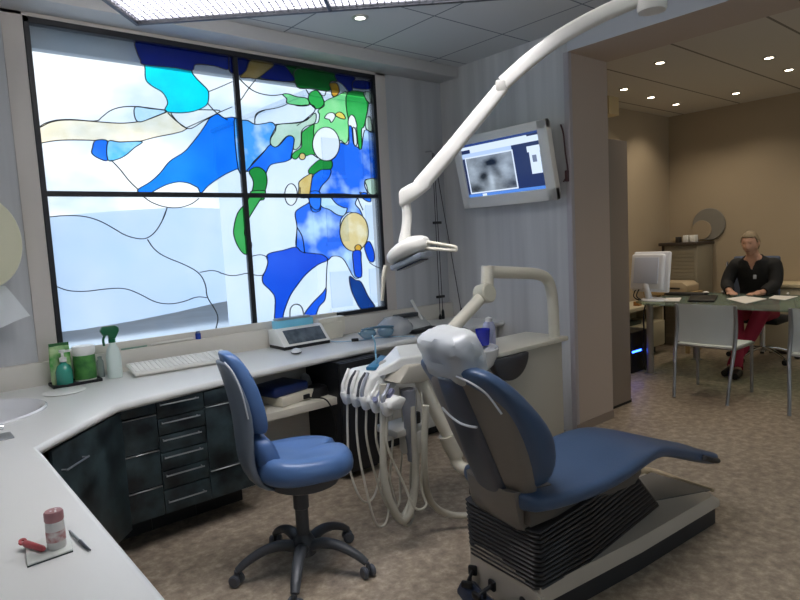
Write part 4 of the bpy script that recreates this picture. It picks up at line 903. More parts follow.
# ---------------------------------------------------------------- spittoon unit with its tubular arm
wu = thing('spittoon_unit', 'ivory spittoon cabinet with white bowl and bent tubular arm behind the dental chair', 'spittoon unit', (2.85, 2.35, 0))
G().bx(2.60, 3.14, 2.21, 2.50, .04, .835, .012).done('cabinet', M('warm_ivory_cabinet', '#bdb6a6', .45), wu)
G().prism([(2.50, 2.20), (2.52, 2.175), (3.17, 2.185), (3.18, 2.52), (2.62, 2.52), (2.52, 2.42)], .835, .862, 'z', .006).done('top_slab', ivory, wu)
G().prism([(2.47+.13+.15*math.cos(a_), .834+.14*math.sin(a_)) for a_ in [PI+PI*k/14 for k in range(15)]], 2.16, 2.209, 'y', .008).done('swivel_joint', M('charcoal_plastic', '#3b3b40', .4), wu)
bw = G().lathe([(0, -.152), (.06, -.146), (.11, -.122), (.145, -.085), (.168, -.035), (.174, .0), (.17, .006), (.152, .0), (.12, -.04), (.06, -.07), (0, -.075)], (2.385, 2.285, .893), 40, None, 1.0, .9).done('bowl', M('white_glazed_bowl', '#e6e6e2', .15, coat=.4), wu)
tub = [(3.10, 2.24, .86), (3.09, 2.235, 1.02), (3.07, 2.23, 1.14), (3.02, 2.225, 1.225), (2.92, 2.22, 1.262), (2.75, 2.215, 1.282), (2.58, 2.21, 1.298), (2.475, 2.205, 1.31)]
G().tube(tub, .034, 16, 5).bar((2.475, 2.205, 1.34), (2.462, 2.205, 1.20), .034, 16).done('tubular_arm', ivory, wu)
G().lathe([(0, -.042), (.046, -.042), (.053, -.034), (.053, .034), (.046, .042), (0, .042)], (2.425, 2.19, 1.195), 28, rotm('X', 78)).done('arm_joint', M('grey_ivory_joint', '#c2bda9', .4), wu)
G().tube([(2.41, 2.19, 1.185), (2.13, 2.20, 1.005), (2.06, 2.22, .955)], [.033, .033, .03], 16).done('lower_arm', ivory, wu)
cup = G().lathe([(.028, .892), (.033, .894), (.041, .985), (.0395, .985), (.031, .90), (0, .898)], (2.525, 2.305, -.002), 24).done('cup', clear('blue_plastic', '#2a36c8', .75, .25, .08), None, (2.525, 2.305, .892)); tag(cup, 'blue plastic rinse cup standing at the spittoon bowl', 'cup')
t = thing('filter_bottle', 'translucent white cylinder bottle behind the blue rinse cup', 'bottle', (2.612, 2.335, .863))
G().lathe([(.034, .863), (.036, .87), (.036, .985), (.026, 1.01), (0, 1.012)], (2.612, 2.335, 0), 22).done('bottle_body', clear('milky_plastic', '#c9cbe6', .7, .3, .08), t)
G().lathe([(.016, 1.008), (.02, 1.015), (.018, 1.035), (0, 1.042)], (2.612, 2.335, 0), 16).done('cap', white_pl, t)
g = G(); g.box((2.47, 2.40, .955), (.05, .035, .07), rotm('Y', 20), .008).bar((2.475, 2.40, .93), (2.50, 2.41, .863), .008); t = g.done('cup_filler', black, None, (2.49, 2.4, .863)); tag(t, 'small black cup filler spout beside the blue rinse cup', 'filler')

# ---------------------------------------------------------------- instrument (delivery) unit
iu = thing('instrument_unit', 'white dentist instrument table with a bent top beside the film covered headrest', 'instrument table', (1.95, 2.35, .6))
g = G()
up = [(1.755, 2.335, .852), (1.86, 2.235, .935), (1.96, 2.19, .94), (2.30, 2.12, .94)]
dn = [(1.745, 2.36, .852), (2.07, 2.525, .935), (2.15, 2.47, .94), (2.42, 2.33, .94)]
R4 = [[Vector(a), Vector(b_), Vector(b_)-Vector((0, 0, h)), Vector(a)-Vector((0, 0, h))] for a, b_, h in zip(up, dn, (.02, .06, .065, .065))]
g.loft(R4); t = g.done('table_top', white_pl, iu, ang=20)
md = t.modifiers.new('round', 'BEVEL'); md.width = .008; md.segments = 3; md.limit_method = 'ANGLE'
G().prism([(1.80, .825), (1.87, .90), (2.34, .90), (2.34, .83), (1.95, .80)], 2.19, 2.42, 'y', .012).done('under_tray', M('grey_beige_underside', '#b0aa9c', .45), iu)
hp = [(1.690, .735), (1.700, .79), (1.73, .845), (1.775, .865), (1.93, .865), (1.95, .83), (1.86, .76), (1.76, .72)]
G().prism(hp, 2.31, 2.535, 'y', .012, 3).prism([(1.69, .735), (1.70, .77), (1.76, .785), (1.80, .765), (1.76, .715)], 2.13, 2.32, 'y', .012, 3).done('holder_body', white_pl, iu)
blue_pad = M('blue_tray_mat', '#2e6f94', .4)
t = thing('instrument_tray', 'blue instrument tray lying on the white instrument holder', 'tray', (1.9, 2.45, .866))
G().prism([(1.775, 2.41), (2.02, 2.60), (2.03, 2.53), (1.80, 2.36)], .867, .884, 'z', .004).done('tray_body', blue_pad, t)
t = G().tube([(1.865, 2.44, .886), (1.868, 2.445, .99), (1.85, 2.44, 1.03)], .004, 8).done('tray_rod', M('blue_rod', '#7fb2cc', .35), t)
hose_m = M('ivory_grey_hose', '#b9b5a6', .5); hose_w = M('pale_hose', '#cfccc0', .45)
ys = [2.50, 2.42, 2.34, 2.26, 2.18]
low = [(.30, .17), (.20, .26), (.30, .31), (.24, .22), (.33, .2)]
kinds = ['long white dental handpiece in the slot nearest the window', 'white dental handpiece in the second slot from the window', 'white dental handpiece in the middle slot of the holder', 'white dental handpiece in the fourth slot from the window', 'white dental handpiece in the slot nearest the dental chair']
sl = M('charcoal_clip', '#3c3d42', .4)
for k, y in enumerate(ys):
    G().lathe([(.022, -.03), (.027, -.018), (.028, .025), (.02, .04), (0, .041)], (1.712, y, .728), 18, rotm('Y', -18)).done('socket', white_pl, iu)
    if k in (1, 2): G().tube([(1.75, y+.04, .862), (1.712, y+.04, .82), (1.69, y+.035, .755)], .008, 8, 3).done('divider', sl, iu)
    h = thing('handpiece', kinds[k], 'handpiece', (1.70, y, .76), 'dental handpieces in the instrument holder')
    G().tube([(1.71, y, .70), (1.692, y, .78), (1.708, y, .825 if k < 3 else .80), (1.735, y, .872 if k < 3 else .84)], [.012, .011, .009, .008], 10, 4).done('body', [white_pl, white_pl, M('grey_handpiece', '#a7abb4', .3, .3), white_pl, MATS['grey_handpiece']][k], h)
    lz, sw = low[k]
    G().tube([(1.712, y, .69), (1.70, y-.005, .55), (1.69+.02*k, y-.02, .36), (1.73+.02*k, y-.05, lz-.10), (1.82+.02*k, y-.03, lz-.12), (1.90, y, .30), (1.93, y-.01, .55), (1.93, y, .76)], .006, 8, 6).done('hose', hose_w if k < 2 else hose_m, h)
sh_ = M('instrument_tip', '#8b8fae', .3, .4)
g = G(); g.tube([(1.80, 2.30, .80), (1.70, 2.24, .76), (1.66, 2.2, .78)], .012, 8, 3).tube([(1.78, 2.22, .79), (1.72, 2.18, .78)], .016, 8).done('syringe', sh_, iu)
# suction side: thick hoses, collar arm to the chair
G().tube([(1.96, 2.26, .875), (2.04, 2.23, .68), (2.125, 2.20, .48)], [.036, .035, .034], 16).done('support_tube', ivory, iu)
g = G(); d_ = Vector((.09, -.01, -.18)).normalized()
g.tube([Vector((2.115, 2.203, .50)), Vector((2.135, 2.197, .44)), Vector((2.145, 2.19, .41)), Vector((2.15, 2.18, .37))], [.047, .047, .044, .036], 20).done('collar', M('ivory_collar', '#cbc5b3', .4), iu)
G().tube([(2.145, 2.19, .40), (2.15, 2.17, .34), (2.17, 2.12, .315), (2.22, 2.0, .31), (2.26, 1.86, .31)], .032, 14, 4).done('elbow_pipe', ivory, iu)
G().tube([(1.88, 2.22, .78), (1.885, 2.22, .60), (1.89, 2.22, .42)], [.038, .032, .026], 12).done('post', M('grey_post', '#7f828a', .4), iu)
g = G(); g.bx(1.80, 2.02, 2.22, 2.40, .55, .585, .01).bx(1.86, 1.98, 2.2, 2.3, .44, .56, .03).done('lower_bracket', M('pale_bracket', '#cac7bc', .4), iu)
G().bx(1.90, 1.94, 2.20, 2.24, .60, .66, .008).done('valve', black, iu)
sh2 = [('thick ivory suction hose looping lowest to the floor below the instrument table', [(1.715, 2.2, .84), (1.70, 2.2, .60), (1.69, 2.2, .38), (1.73, 2.19, .22), (1.785, 2.19, .155), (1.84, 2.19, .20), (1.885, 2.2, .36), (1.88, 2.2, .70)], .018),
       ('ivory suction hose hanging just inside the lowest loop', [(1.735, 2.23, .80), (1.72, 2.23, .55), (1.72, 2.23, .36), (1.77, 2.22, .19), (1.83, 2.22, .18), (1.90, 2.22, .32), (1.93, 2.23, .5), (1.92, 2.23, .74)], .013),
       ('ivory supply hose sweeping from the instrument table to the chair base', [(1.93, 2.15, .70), (1.92, 2.17, .42), (1.97, 2.20, .20), (2.08, 2.18, .09), (2.2, 2.08, .08), (2.24, 1.95, .13), (2.2, 1.80, .2)], .017)]
for lab, pts, r in sh2:
    t = G().tube(pts, r, 12, 7).done('suction_hose', hose_m, None, pts[0]); tag(t, lab, 'hose', 'suction hoses below the instrument table')

# ---------------------------------------------------------------- operating lamp
lm_w = M('white_lamp_enamel', '#e6e4dc', .3)
ol = thing('operating_lamp', 'white dental operating lamp on a long two piece arm over the chair', 'lamp', (2.42, 1.22, 2.36))
def rect_sweep(g, pts, w, h, k=5):
    g.tube(pts, w, 16, k, h/w if not isinstance(w, list) else .9); return g
G().tube([(2.405, 1.235, 2.92), (2.405, 1.235, 2.36)], .038, 20).done('ceiling_post', lm_w, ol)
G().lathe([(0, -.01), (.052, -.01), (.056, 0), (.056, .08), (.05, .09), (0, .09)], (2.405, 1.235, 2.355), 24).done('post_cap', lm_w, ol)
ua = [(2.40, 1.25, 2.405), (2.37, 1.30, 2.397), (2.30, 1.42, 2.358), (2.217, 1.533, 2.298), (2.139, 1.628, 2.222), (2.067, 1.717, 2.136)]
g = G(); P_ = smooth(ua, 5); rr_ = []
for i, p in enumerate(P_):
    t_ = (P_[min(i+1, len(P_)-1)]-P_[max(i-1, 0)]).normalized(); sd = t_.cross(Vector((0, 0, 1))).normalized(); u2 = sd.cross(t_)
    rr_.append([tuple(q) for q in sell(p, sd, u2, .025, .030, 4, 20)])
g.loft(rr_).done('upper_arm', lm_w, ol)
la = [(2.067, 1.717, 2.126), (2.004, 1.795, 2.019), (1.926, 1.907, 1.876), (1.845, 2.023, 1.735)]
g = G(); P_ = smooth(la, 4); rr_ = []
for i, p in enumerate(P_):
    t_ = (P_[min(i+1, len(P_)-1)]-P_[max(i-1, 0)]).normalized(); sd = t_.cross(Vector((0, 0, 1))).normalized(); u2 = sd.cross(t_); w = .029+.006*i/len(P_)
    rr_.append([tuple(q) for q in sell(p, sd, u2, w*.8, w, 4, 20)])
g.loft(rr_).done('lower_arm', lm_w, ol)
G().box((2.06, 1.722, 2.125), (.05, .05, .05), rotm('Z', -50), .012).done('elbow', M('lamp_joint_grey', '#bdbab2', .35), ol)
g = G(); dv_ = Vector((-.08, .11, -.05)).normalized(); 
rr_ = []
for f, w, h in ((-.03, .026, .024), (.0, .028, .034), (.03, .03, .04), (.055, .028, .04), (.062, .022, .032)):
    p = Vector((1.845, 2.023, 1.728))+Vector((-.045, .06, -.035))*(f/.05); rr_.append([tuple(q) for q in sell(p, (.8, .6, 0), (0, 0, 1), w, h, 4, 20)])
g.loft(rr_).done('arm_end', lm_w, ol)
G().tube([(1.805, 2.08, 1.68), (1.81, 2.08, 1.61), (1.80, 2.08, 1.55), (1.79, 2.085, 1.49)], [.022, .022, .022, .028], 14, 4).done('neck', lm_w, ol)
# head: flattened housing, its long side towards the right of the view
hd = Vector((1.808, 2.06, 1.458)); hx = Vector((.36, -.93, .36)).normalized(); hz0 = Vector((0, 0, 1)); hy = hz0.cross(hx).normalized(); hz = hx.cross(hy)
g = G(); rr_ = []
for f, a, b_ in ((-.12, .02, .012), (-.11, .05, .026), (-.07, .075, .038), (0, .085, .043), (.05, .078, .04), (.078, .05, .03), (.088, .03, .014)):
    rr_.append([tuple(q) for q in sell(hd+hx*f+hz*(.012-.22*abs(f-.02)**1.3), hy, hz, a, b_, 2.8, 24)])
g.loft(rr_).done('lamp_head', lm_w, ol, sub=1, ang=180)
g = G(); mt = Matrix((hx, hy, hz)).transposed()
g.box(hd+hz*-.048+hx*-.02, (.17, .12, .026), mt, .008).done('light_bezel', M('grey_silver_bezel', '#8f97a3', .3, .4), ol)
g = G(); g.box(hd+hz*-.065+hx*-.02, (.13, .08, .006), mt, .002).done('light_window', M('dark_blue_lens', '#2a3450', .1), ol)
hh = Vector((.36, -.93, -.16)).normalized(); hb = hd+hx*.06+Vector((0, 0, .012)); g = G(); g.tube([hb, hb+hh*.07, hb+hh*.155+Vector((0, 0, -.004)), hb+hh*.163+Vector((0, 0, -.012)), hb+hh*.155+Vector((0, 0, -.02)), hb+hh*.07+Vector((0, 0, -.024)), hb+Vector((0, 0, -.028))], .0075, 10, 3).done('handle', ivory, ol)
p0 = hd+hx*-.15+hz*-.02; g = G(); g.tube([p0, p0+Vector((-.01, .01, -.05)), p0+Vector((-.02, .02, -.16))], [.012, .011, .008], 10, 3).done('handle', ivory, ol)

# ---------------------------------------------------------------- hanging light panel
lp = thing('pendant_lamp', 'long louvred fluorescent light panel hanging below the dental room ceiling', 'lamp', (1.4, 1.95, 2.45))
A0 = Vector((.901, 2.69, 2.45)); lx = Vector((.735, -.678, 0)).normalized(); ly = Vector((-lx.y, lx.x, 0)); ly = -ly if ly.y > 0 else ly; LL, LW = 1.63, .62
Rl = Matrix((lx, -ly, Vector((0, 0, 1)))).transposed()
def Lp(a, b_, z=0): return A0+lx*a+ly*b_+Vector((0, 0, z))
fm = M('dark_aluminium', '#4b4d52', .4, .6)
g = G()
for a, b_, da, db in ((LL/2, .008, LL, .016), (LL/2, LW-.008, LL, .016), (.008, LW/2, .016, LW), (LL-.008, LW/2, .016, LW), (LL/2, LW/2, .014, LW)): g.box(Lp(a, b_, .03), (da, db, .07), Rl, .002, 1)
g.done('frame', fm, lp)
G().box(Lp(LL/2, LW/2, .075), (LL, LW, .02), Rl).done('housing', M('white_housing', '#cfcfcf', .5), lp)
em = bpy.data.materials.new('fluorescent_diffuser'); em.use_nodes = True
eb = em.node_tree.nodes['Principled BSDF']; eb.inputs['Base Color'].default_value = (1, 1, 1, 1); eb.inputs['Emission Color'].default_value = (1, .98, 1, 1); eb.inputs['Emission Strength'].default_value = LAMP_E
G().box(Lp(LL/2, LW/2, .055), (LL-.03, LW-.03, .004), Rl).done('diffuser', em, lp)
eu = em.copy(); eu.name = 'added_uplight_glow'; eu.node_tree.nodes['Principled BSDF'].inputs['Emission Strength'].default_value = UP_E
G().box(Lp(LL/2, LW/2, .089), (LL-.1, LW-.1, .006), Rl).done('added_uplight', eu, lp)  # upward glow added to fill the room by way of the ceiling
g = G(); n1, n2 = 58, 22
for i in range(1, n1): g.box(Lp(LL*i/n1, LW/2, .012), (.0045, LW-.03, .009), Rl)
for i in range(1, n2): g.box(Lp(LL/2, LW*i/n2, .012), (LL-.03, .0045, .009), Rl)
g.done('louvre', M('satin_louvre', '#9a9aa2', .4, .2), lp)
for a, b_ in ((.2, .12), (1.43, .12), (.2, .5), (1.43, .5)): G().bar(Lp(a, b_, .08), Lp(a, b_, ZC-2.45), .003, 6).done('suspension_wire', steel, lp)

# ---------------------------------------------------------------- monitor on the pier
wm = thing('wall_monitor', 'ivory framed monitor showing a jaw x-ray tilted on the grey wall', 'monitor', (3.7, 3.08, 2.0))
mc = Vector((3.66, 3.07, 2.0125)); my = Vector((0, -1, 0)); mz = Vector((-.2113, 0, .9774)).normalized(); mx = my.cross(mz)   # mx points to the room? fixed below
mx = mz.cross(my); 
if mx.x > 0: mx = -mx
# local axes: right = my (towards -Y, right in view), up = mz, out = mx
Rm = Matrix((my, mz, mx)).transposed()
W_, H_ = .915, .568
def Q(a, b_, c=0): return mc+my*a+mz*b_+mx*c
g = G()
for a, b_, da, db in ((0, H_/2-.032, W_, .064), (0, -H_/2+.044, W_, .088), (-W_/2+.036, 0, .072, H_), (W_/2-.042, 0, .084, H_)): g.box(Q(a, b_, .0), (da, db, .045), Rm, .006)
g.done('bezel', M('ivory_monitor_plastic', '#e6e2d9', .4), wm)
G().box(Q(0, 0, -.03), (W_-.02, H_-.02, .05), Rm, .015).done('rear_shell', MATS['ivory_monitor_plastic'], wm)
G().box((3.795, 3.078, 1.99), (.09, .12, .12), None, .01).done('wall_bracket', MATS['ivory_monitor_plastic'], wm)
def em_mat(name, hex_, s=1.): 
    m = bpy.data.materials.new(name); m.use_nodes = True; b = m.node_tree.nodes['Principled BSDF']
    b.inputs['Base Color'].default_value = (0, 0, 0, 1); b.inputs['Emission Color'].default_value = lin(hex_); b.inputs['Emission Strength'].default_value = s; b.inputs['Roughness'].default_value = .2
    return m
xr = bpy.data.materials.new('xray_image'); xr.use_nodes = True; nt = xr.node_tree; pb = nt.nodes['Principled BSDF']
pb.inputs['Base Color'].default_value = (0, 0, 0, 1); pb.inputs['Roughness'].default_value = .2
tc = nt.nodes.new('ShaderNodeTexCoord'); mp = nt.nodes.new('ShaderNodeMapping'); nt.links.new(tc.outputs['UV'], mp.inputs[0])
def N(t, **k):
    q = nt.nodes.new(t)
    for a, v in k.items(): setattr(q, a, v)
    return q
sx = N('ShaderNodeSeparateXYZ'); nt.links.new(tc.outputs['UV'], sx.inputs[0])
def mt_(op, a, b_=None):
    q = N('ShaderNodeMath', operation=op)
    for i, v in enumerate((a, b_)):
        if v is None: continue
        if hasattr(v, 'links'): nt.links.new(v, q.inputs[i])
        else: q.inputs[i].default_value = v
    return q.outputs[0]
def blob(cx_, cy_, rx, ry):
    a = mt_('DIVIDE', mt_('SUBTRACT', sx.outputs[0], cx_), rx); b_ = mt_('DIVIDE', mt_('SUBTRACT', sx.outputs[1], cy_), ry)
    return mt_('POWER', 2.718, mt_('MULTIPLY', mt_('ADD', mt_('MULTIPLY', a, a), mt_('MULTIPLY', b_, b_)), -1.))
ns = N('ShaderNodeTexNoise'); ns.inputs['Scale'].default_value = 4; ns.inputs['Detail'].default_value = 5; nt.links.new(tc.outputs['UV'], ns.inputs['Vector'])
v = mt_('ADD', .36, mt_('MULTIPLY', mt_('SUBTRACT', ns.outputs['Fac'], .5), .6))
for (a, w) in ((blob(.5, .78, .20, .12), -.42), (blob(.34, .46, .14, .17), -.36), (blob(.64, .50, .13, .15), -.24), (blob(.49, .28, .06, .3), .35), (blob(.78, .55, .12, .2), .22), (blob(.14, .55, .12, .22), .2), (blob(.9, .12, .2, .15), -.3), (blob(.1, .12, .2, .15), -.3)):
    v = mt_('ADD', v, mt_('MULTIPLY', a, w))
rp = N('ShaderNodeValToRGB'); rp.color_ramp.elements[0].color = (.004, .007, .012, 1); rp.color_ramp.elements[1].color = (.55, .66, .8, 1)
nt.links.new(v, rp.inputs[0]); nt.links.new(rp.outputs[0], pb.inputs['Emission Color']); pb.inputs['Emission Strength'].default_value = 1.
scr = [em_mat('screen_navy', '#1d2a52'), em_mat('screen_white', '#c9d8ee'), em_mat('screen_pale', '#a7bfe6'), em_mat('screen_blue_bar', '#4d7fd0'), em_mat('screen_title', '#2a3f78'), xr, em_mat('screen_grey', '#66728c')]
sw, shh = W_-.156, H_-.152; ox, oy = -.006, .012
def px_(g, i, a0, a1, b0, b1, lift):
    g.mi = i; q = [Q(ox+(a-.5)*sw, oy+(b_-.5)*shh, .006+lift) for a, b_ in ((a0, b0), (a1, b0), (a1, b1), (a0, b1))]
    g.raw(q, [(0, 1, 2, 3)])
g = G()
px_(g, 0, 0, 1, 0, 1, 0)
px_(g, 1, 0, .86, .90, .955, .0006); px_(g, 1, .12, 1, .83, .93, .0008); px_(g, 4, .0, 1, .965, 1, .0006)
px_(g, 2, .0, .66, .74, .83, .0008)
px_(g, 1, .03, .67, .06, .76, .001); px_(g, 5, .045, .655, .085, .735, .0014)
px_(g, 1, .84, 1, .66, .76, .001); px_(g, 1, .86, .985, .28, .68, .0012); px_(g, 6, .89, .94, .48, .6, .0016)
px_(g, 3, 0, 1, 0, .055, .001); px_(g, 1, .19, .25, .0, .045, .0014)
o = g.done('screen', scr, wm, ang=180)
uv = o.data.uv_layers.new(name='UV')
for p in o.data.polygons:
    for li, c in zip(p.loop_indices, ((0, 0), (1, 0), (1, 1), (0, 1))): uv.data[li].uv = c
cbm = M('dark_red_cable', '#4a2a2c', .5)
t = G().tube([(3.822, 2.655, 2.27), (3.80, 2.62, 2.2), (3.79, 2.60, 2.06), (3.815, 2.60, 1.92), (3.80, 2.63, 1.86)], .006, 8, 5).box((3.81, 2.605, 1.9), (.03, .02, .08), None, .004).done('monitor_cable', cbm, None, (3.82, 2.6, 1.9)); tag(t, 'dark cable dangling on the wall beside the x-ray monitor', 'cable')
# cords hanging from a hook on the wall
hcm = M('dark_cord', '#3a3a3e', .6)
hk = thing('hanging_cord', 'thin dark cords with clips hanging on the wall between window and monitor', 'cord', (3.62, 3.86, 2.2))
G().tube([(3.62, 3.876, 2.24), (3.62, 3.80, 2.235), (3.62, 3.79, 2.215)], .006, 8).done('hook', steel, hk)
G().bar((3.615, 3.79, 2.22), (3.62, 3.79, .79), .0035, 6).done('strand', hcm, hk)
G().bar((3.632, 3.79, 2.22), (3.655, 3.79, .82), .0035, 6).done('strand', hcm, hk)
G().bar((3.632, 3.79, 2.22), (3.79, 3.70, .86), .0035, 6).done('strand', hcm, hk)
for z in (1.625, .99): G().bx(3.59, 3.68, 3.78, 3.80, z, z+.022, .003).done('clip', black, hk)
for x, y, z in ((3.62, 3.79, .80), (3.655, 3.79, .84), (3.79, 3.70, .84)): G().lathe([(.008, -.04), (.015, -.03), (.012, .03), (.005, .05), (0, .05)], (x, y, z), 10).done('weight', black, hk)
# ---------------------------------------------------------------- office behind
tb = thing('glass_table', 'green edged glass meeting table on round steel legs in the office', 'table', (6.4, 2.15, 0))
G().prism([(5.80, 1.02), (7.02, 1.02), (7.02, 3.24), (5.95, 3.27), (5.80, 3.1)], .725, .742, 'z', .003).done('table_top', clear('green_glass', '#cfe0d6', .12, .08, .14), tb)
for x, y in ((5.92, 3.10), (5.92, 1.2), (6.86, 3.05), (6.86, 1.2)):
    G().lathe([(.06, 0), (.06, .008), (.034, .012), (.034, .715), (.055, .718), (.055, .725), (0, .725)], (x, y, 0), 20).done('leg', M('satin_grey_leg', '#9a948f', .4, .4), tb)
al = M('grey_aluminium', '#9d9e9f', .35, .7); net = clear('pale_mesh_fabric', '#dfe6e4', .85, .5, .04)
def side_chair(label, dy, first=None):
    t = thing('visitor_chair', label, 'chair', (5.45, 2.31+dy, 0), 'visitor chairs at the glass table')
    y0, y1 = 2.065+dy, 2.56+dy
    for y in (y0, y1): G().tube([(5.20, y-(.05 if y > y0 else 0), 0), (5.26, y-(.03 if y > y0 else 0), .22), (5.345, y, .45), (5.375, y, .62), (5.36, y, .815)], [.014, .014, .016, .017, .014], 10, 4).done('leg', al, t)
    for y in (y0+.015, y1-.01): G().tube([(5.76, y, 0), (5.755, y, .25), (5.75, y, .445)], .014, 10).done('leg', al, t)
    g = G()
    for y in (y0, y1): g.bar((5.35, y, .447), (5.755, y, .447), .012)
    g.bar((5.35, y0, .447), (5.35, y1, .447), .010).bar((5.75, y0, .447), (5.75, y1, .447), .010).done('seat_frame', al, t)
    G().bx(5.36, 5.765, y0+.012, y1-.012, .448, .462, .004).done('seat', net, t)
    n = 9; vs = []
    for i in range(n):
        f = i/(n-1); z = .475+.34*f; x = 5.352+.028*math.sin(PI*min(1, f*.9))
        for j in range(9):
            h = j/8; vs.append((x-.02*math.sin(PI*h), y0+.008+(y1-y0-.016)*h, z))
    g = G(); m = len(vs); g.raw(vs+[(x+.008, y, z) for x, y, z in vs], [(i*9+j, i*9+j+1, (i+1)*9+j+1, (i+1)*9+j) for i in range(n-1) for j in range(8)]+[(m+i*9+j, m+(i+1)*9+j, m+(i+1)*9+j+1, m+i*9+j+1) for i in range(n-1) for j in range(8)])
    g.done('backrest', net, t, ang=80); return t
side_chair('pale grey visitor chair fully in view in front of the glass table', 0)
side_chair('pale grey visitor chair cut by the right picture edge at the glass table', -.90)
# office swivel chair
oc = thing('office_chair', 'dark office swivel chair with chrome arms and star base under the seated person', 'chair', (7.22, 2.5, 0))
G().box((7.20, 2.5, .455), (.48, .48, .06), None, .025, 3).done('seat', M('black_fabric', '#17171b', .8), oc)
G().bx(7.46, 7.52, 2.42, 2.90, .58, 1.12, .025, 3).done('backrest', M('blue_grey_mesh', '#4a5468', .7), oc)
g = G()
for y in (2.19, 2.83): g.tube([(7.3, y+(.04 if y < 2.5 else -.04), .44), (7.28, y, .52), (7.18, y, .69), (7.05, y, .73), (7.0, y, .76)], .014, 8, 4).tube([(7.45, y+(.25 if y < 2.5 else .13), .60), (7.42, y+(.25 if y < 2.5 else .13), .85), (7.46, y+(.25 if y < 2.5 else .13), 1.06)], .012, 8, 4)
g.done('arm_frame', chrome, oc)
G().lathe([(.03, .09), (.03, .42), (0, .42)], (7.22, 2.5, 0), 16).done('column', chrome, oc)
for k in range(5):
    a = math.radians(20+72*k); d_ = Vector((math.cos(a), math.sin(a), 0)); c = Vector((7.22, 2.5, 0))
    lg = G().tube([c+Vector((0, 0, .13)), c+d_*.15+Vector((0, 0, .125)), c+d_*.33+Vector((0, 0, .07))], [.022, .02, .014], 10, 4).done('leg', chrome, oc)
    G().lathe([(0, -.02), (.028, -.02), (.03, 0), (.028, .02), (0, .02)], c+d_*.34+Vector((0, 0, .03)), 14, align((-d_.y, d_.x, 0))).done('castor', black, lg)
# person
ps = thing('person', 'person in black jacket and crimson trousers reading papers at the glass table', 'person', (7.18, 2.5, 0))
skin_m = M('skin', '#b98d76', .5)
nd = {'pelvis': ((7.18, 2.50, .57), (.13, .16)), 'spine': ((7.16, 2.50, .78), (.135, .19)), 'chest': ((7.10, 2.50, .98), (.14, .20)), 'nb': ((7.04, 2.50, 1.11), (.085, .11)), 'neck': ((6.995, 2.5, 1.165), .052),
 'jaw': ((6.955, 2.5, 1.225), .055)}
ed = [('pelvis', 'spine'), ('spine', 'chest'), ('chest', 'nb'), ('nb', 'neck'), ('neck', 'jaw')]
def limb(sd, pts):
    prev = pts[0][0] if isinstance(pts[0], tuple) and isinstance(pts[0][0], str) and pts[0][1] is None else None
    for nm, p, r in pts[1:]:
        nd[nm+sd] = (p, r); ed.append((prev, nm+sd)); prev = nm+sd
    return prev
limb('L', [('chest', None), ('sh', (7.075, 2.68, 1.035), .077), ('ua', (7.05, 2.735, .96), .06), ('el', (6.99, 2.755, .85), .052), ('fa', (6.88, 2.70, .812), .045), ('wr', (6.78, 2.645, .785), .03), ('pm', (6.72, 2.60, .778), (.02, .038))])
limb('R', [('chest', None), ('sh', (7.075, 2.335, 1.035), .075), ('ua', (7.05, 2.30, .96), .058), ('el', (6.99, 2.29, .85), .05), ('fa', (6.88, 2.315, .812), .042), ('wr', (6.80, 2.335, .785), .03), ('pm', (6.74, 2.37, .778), (.02, .038))])
limb('L', [('pelvis', None), ('hip', (7.12, 2.60, .54), .105), ('th', (6.92, 2.585, .565), .092), ('kn', (6.70, 2.56, .575), .068), ('ca', (6.52, 2.475, .38), .056), ('an', (6.29, 2.38, .12), .038), ('ft', (6.22, 2.355, .05), .036), ('to', (6.12, 2.335, .035), .03)])
limb('R', [('pelvis', None), ('hip', (7.12, 2.40, .54), .105), ('th', (6.92, 2.365, .57), .092), ('kn', (6.72, 2.32, .585), .068), ('ca', (6.56, 2.36, .38), .056), ('an', (6.37, 2.45, .12), .038), ('ft', (6.30, 2.45, .05), .036), ('to', (6.20, 2.455, .035), .03)])
for sd, pm, sg_ in (('L', Vector((6.72, 2.60, .778)), -1), ('R', Vector((6.74, 2.37, .778)), 1)):
    d_ = Vector((-.8, .55*sg_, 0)).normalized(); q = Vector((-d_.y, d_.x, 0))
    for i in range(4):
        L_ = (.062, .072, .068, .054)[i]; o_ = q*(-.027+.018*i); b0 = pm+d_*.028+o_
        for j, (f, dz) in enumerate(((0, 0), (.5, -.002), (1, -.014))):
            nd['f%d%d%s' % (i, j, sd)] = (tuple(b0+d_*L_*f+q*(-.006+.004*i)*f+Vector((0, 0, dz))), .0085-.001*j)
        ed += [('pm'+sd, 'f%d0%s' % (i, sd)), ('f%d0%s' % (i, sd), 'f%d1%s' % (i, sd)), ('f%d1%s' % (i, sd), 'f%d2%s' % (i, sd))]
    side = -1 if sg_ < 0 else 1
    for j, (f, s_) in enumerate(((.0, .036), (.025, .05), (.05, .052))): nd['t%d%s' % (j, sd)] = (tuple(pm+d_*f+q*s_*side+Vector((0, 0, -.004*j))), .0095-.001*j)
    ed += [('pm'+sd, 't0'+sd), ('t0'+sd, 't1'+sd), ('t1'+sd, 't2'+sd)]
HC, HR = Vector((6.925, 2.5, 1.285)), rotm('Y', -14)
def head_pt(d_):
    x, y, z = d_; p = Vector((x*.098, y*.079, z*.122))
    if z < 0: p.y *= 1-.24*z*z; p.x *= 1-.10*z*z*(1 if x > 0 else 0)
    if x < 0:
        e_ = lambda cy, cz, ry, rz: math.exp(-((abs(y)-cy)/ry)**2-((z-cz)/rz)**2)
        p.x += -.026*e_(0, -.16, .15, .2)-.007*e_(.3, .33, .3, .1)+.013*e_(.36, .13, .16, .13)-.006*e_(0, -.5, .26, .05)+.005*e_(0, -.56, .26, .03)-.008*e_(0, -.85, .3, .14)
    return HC+HR @ p
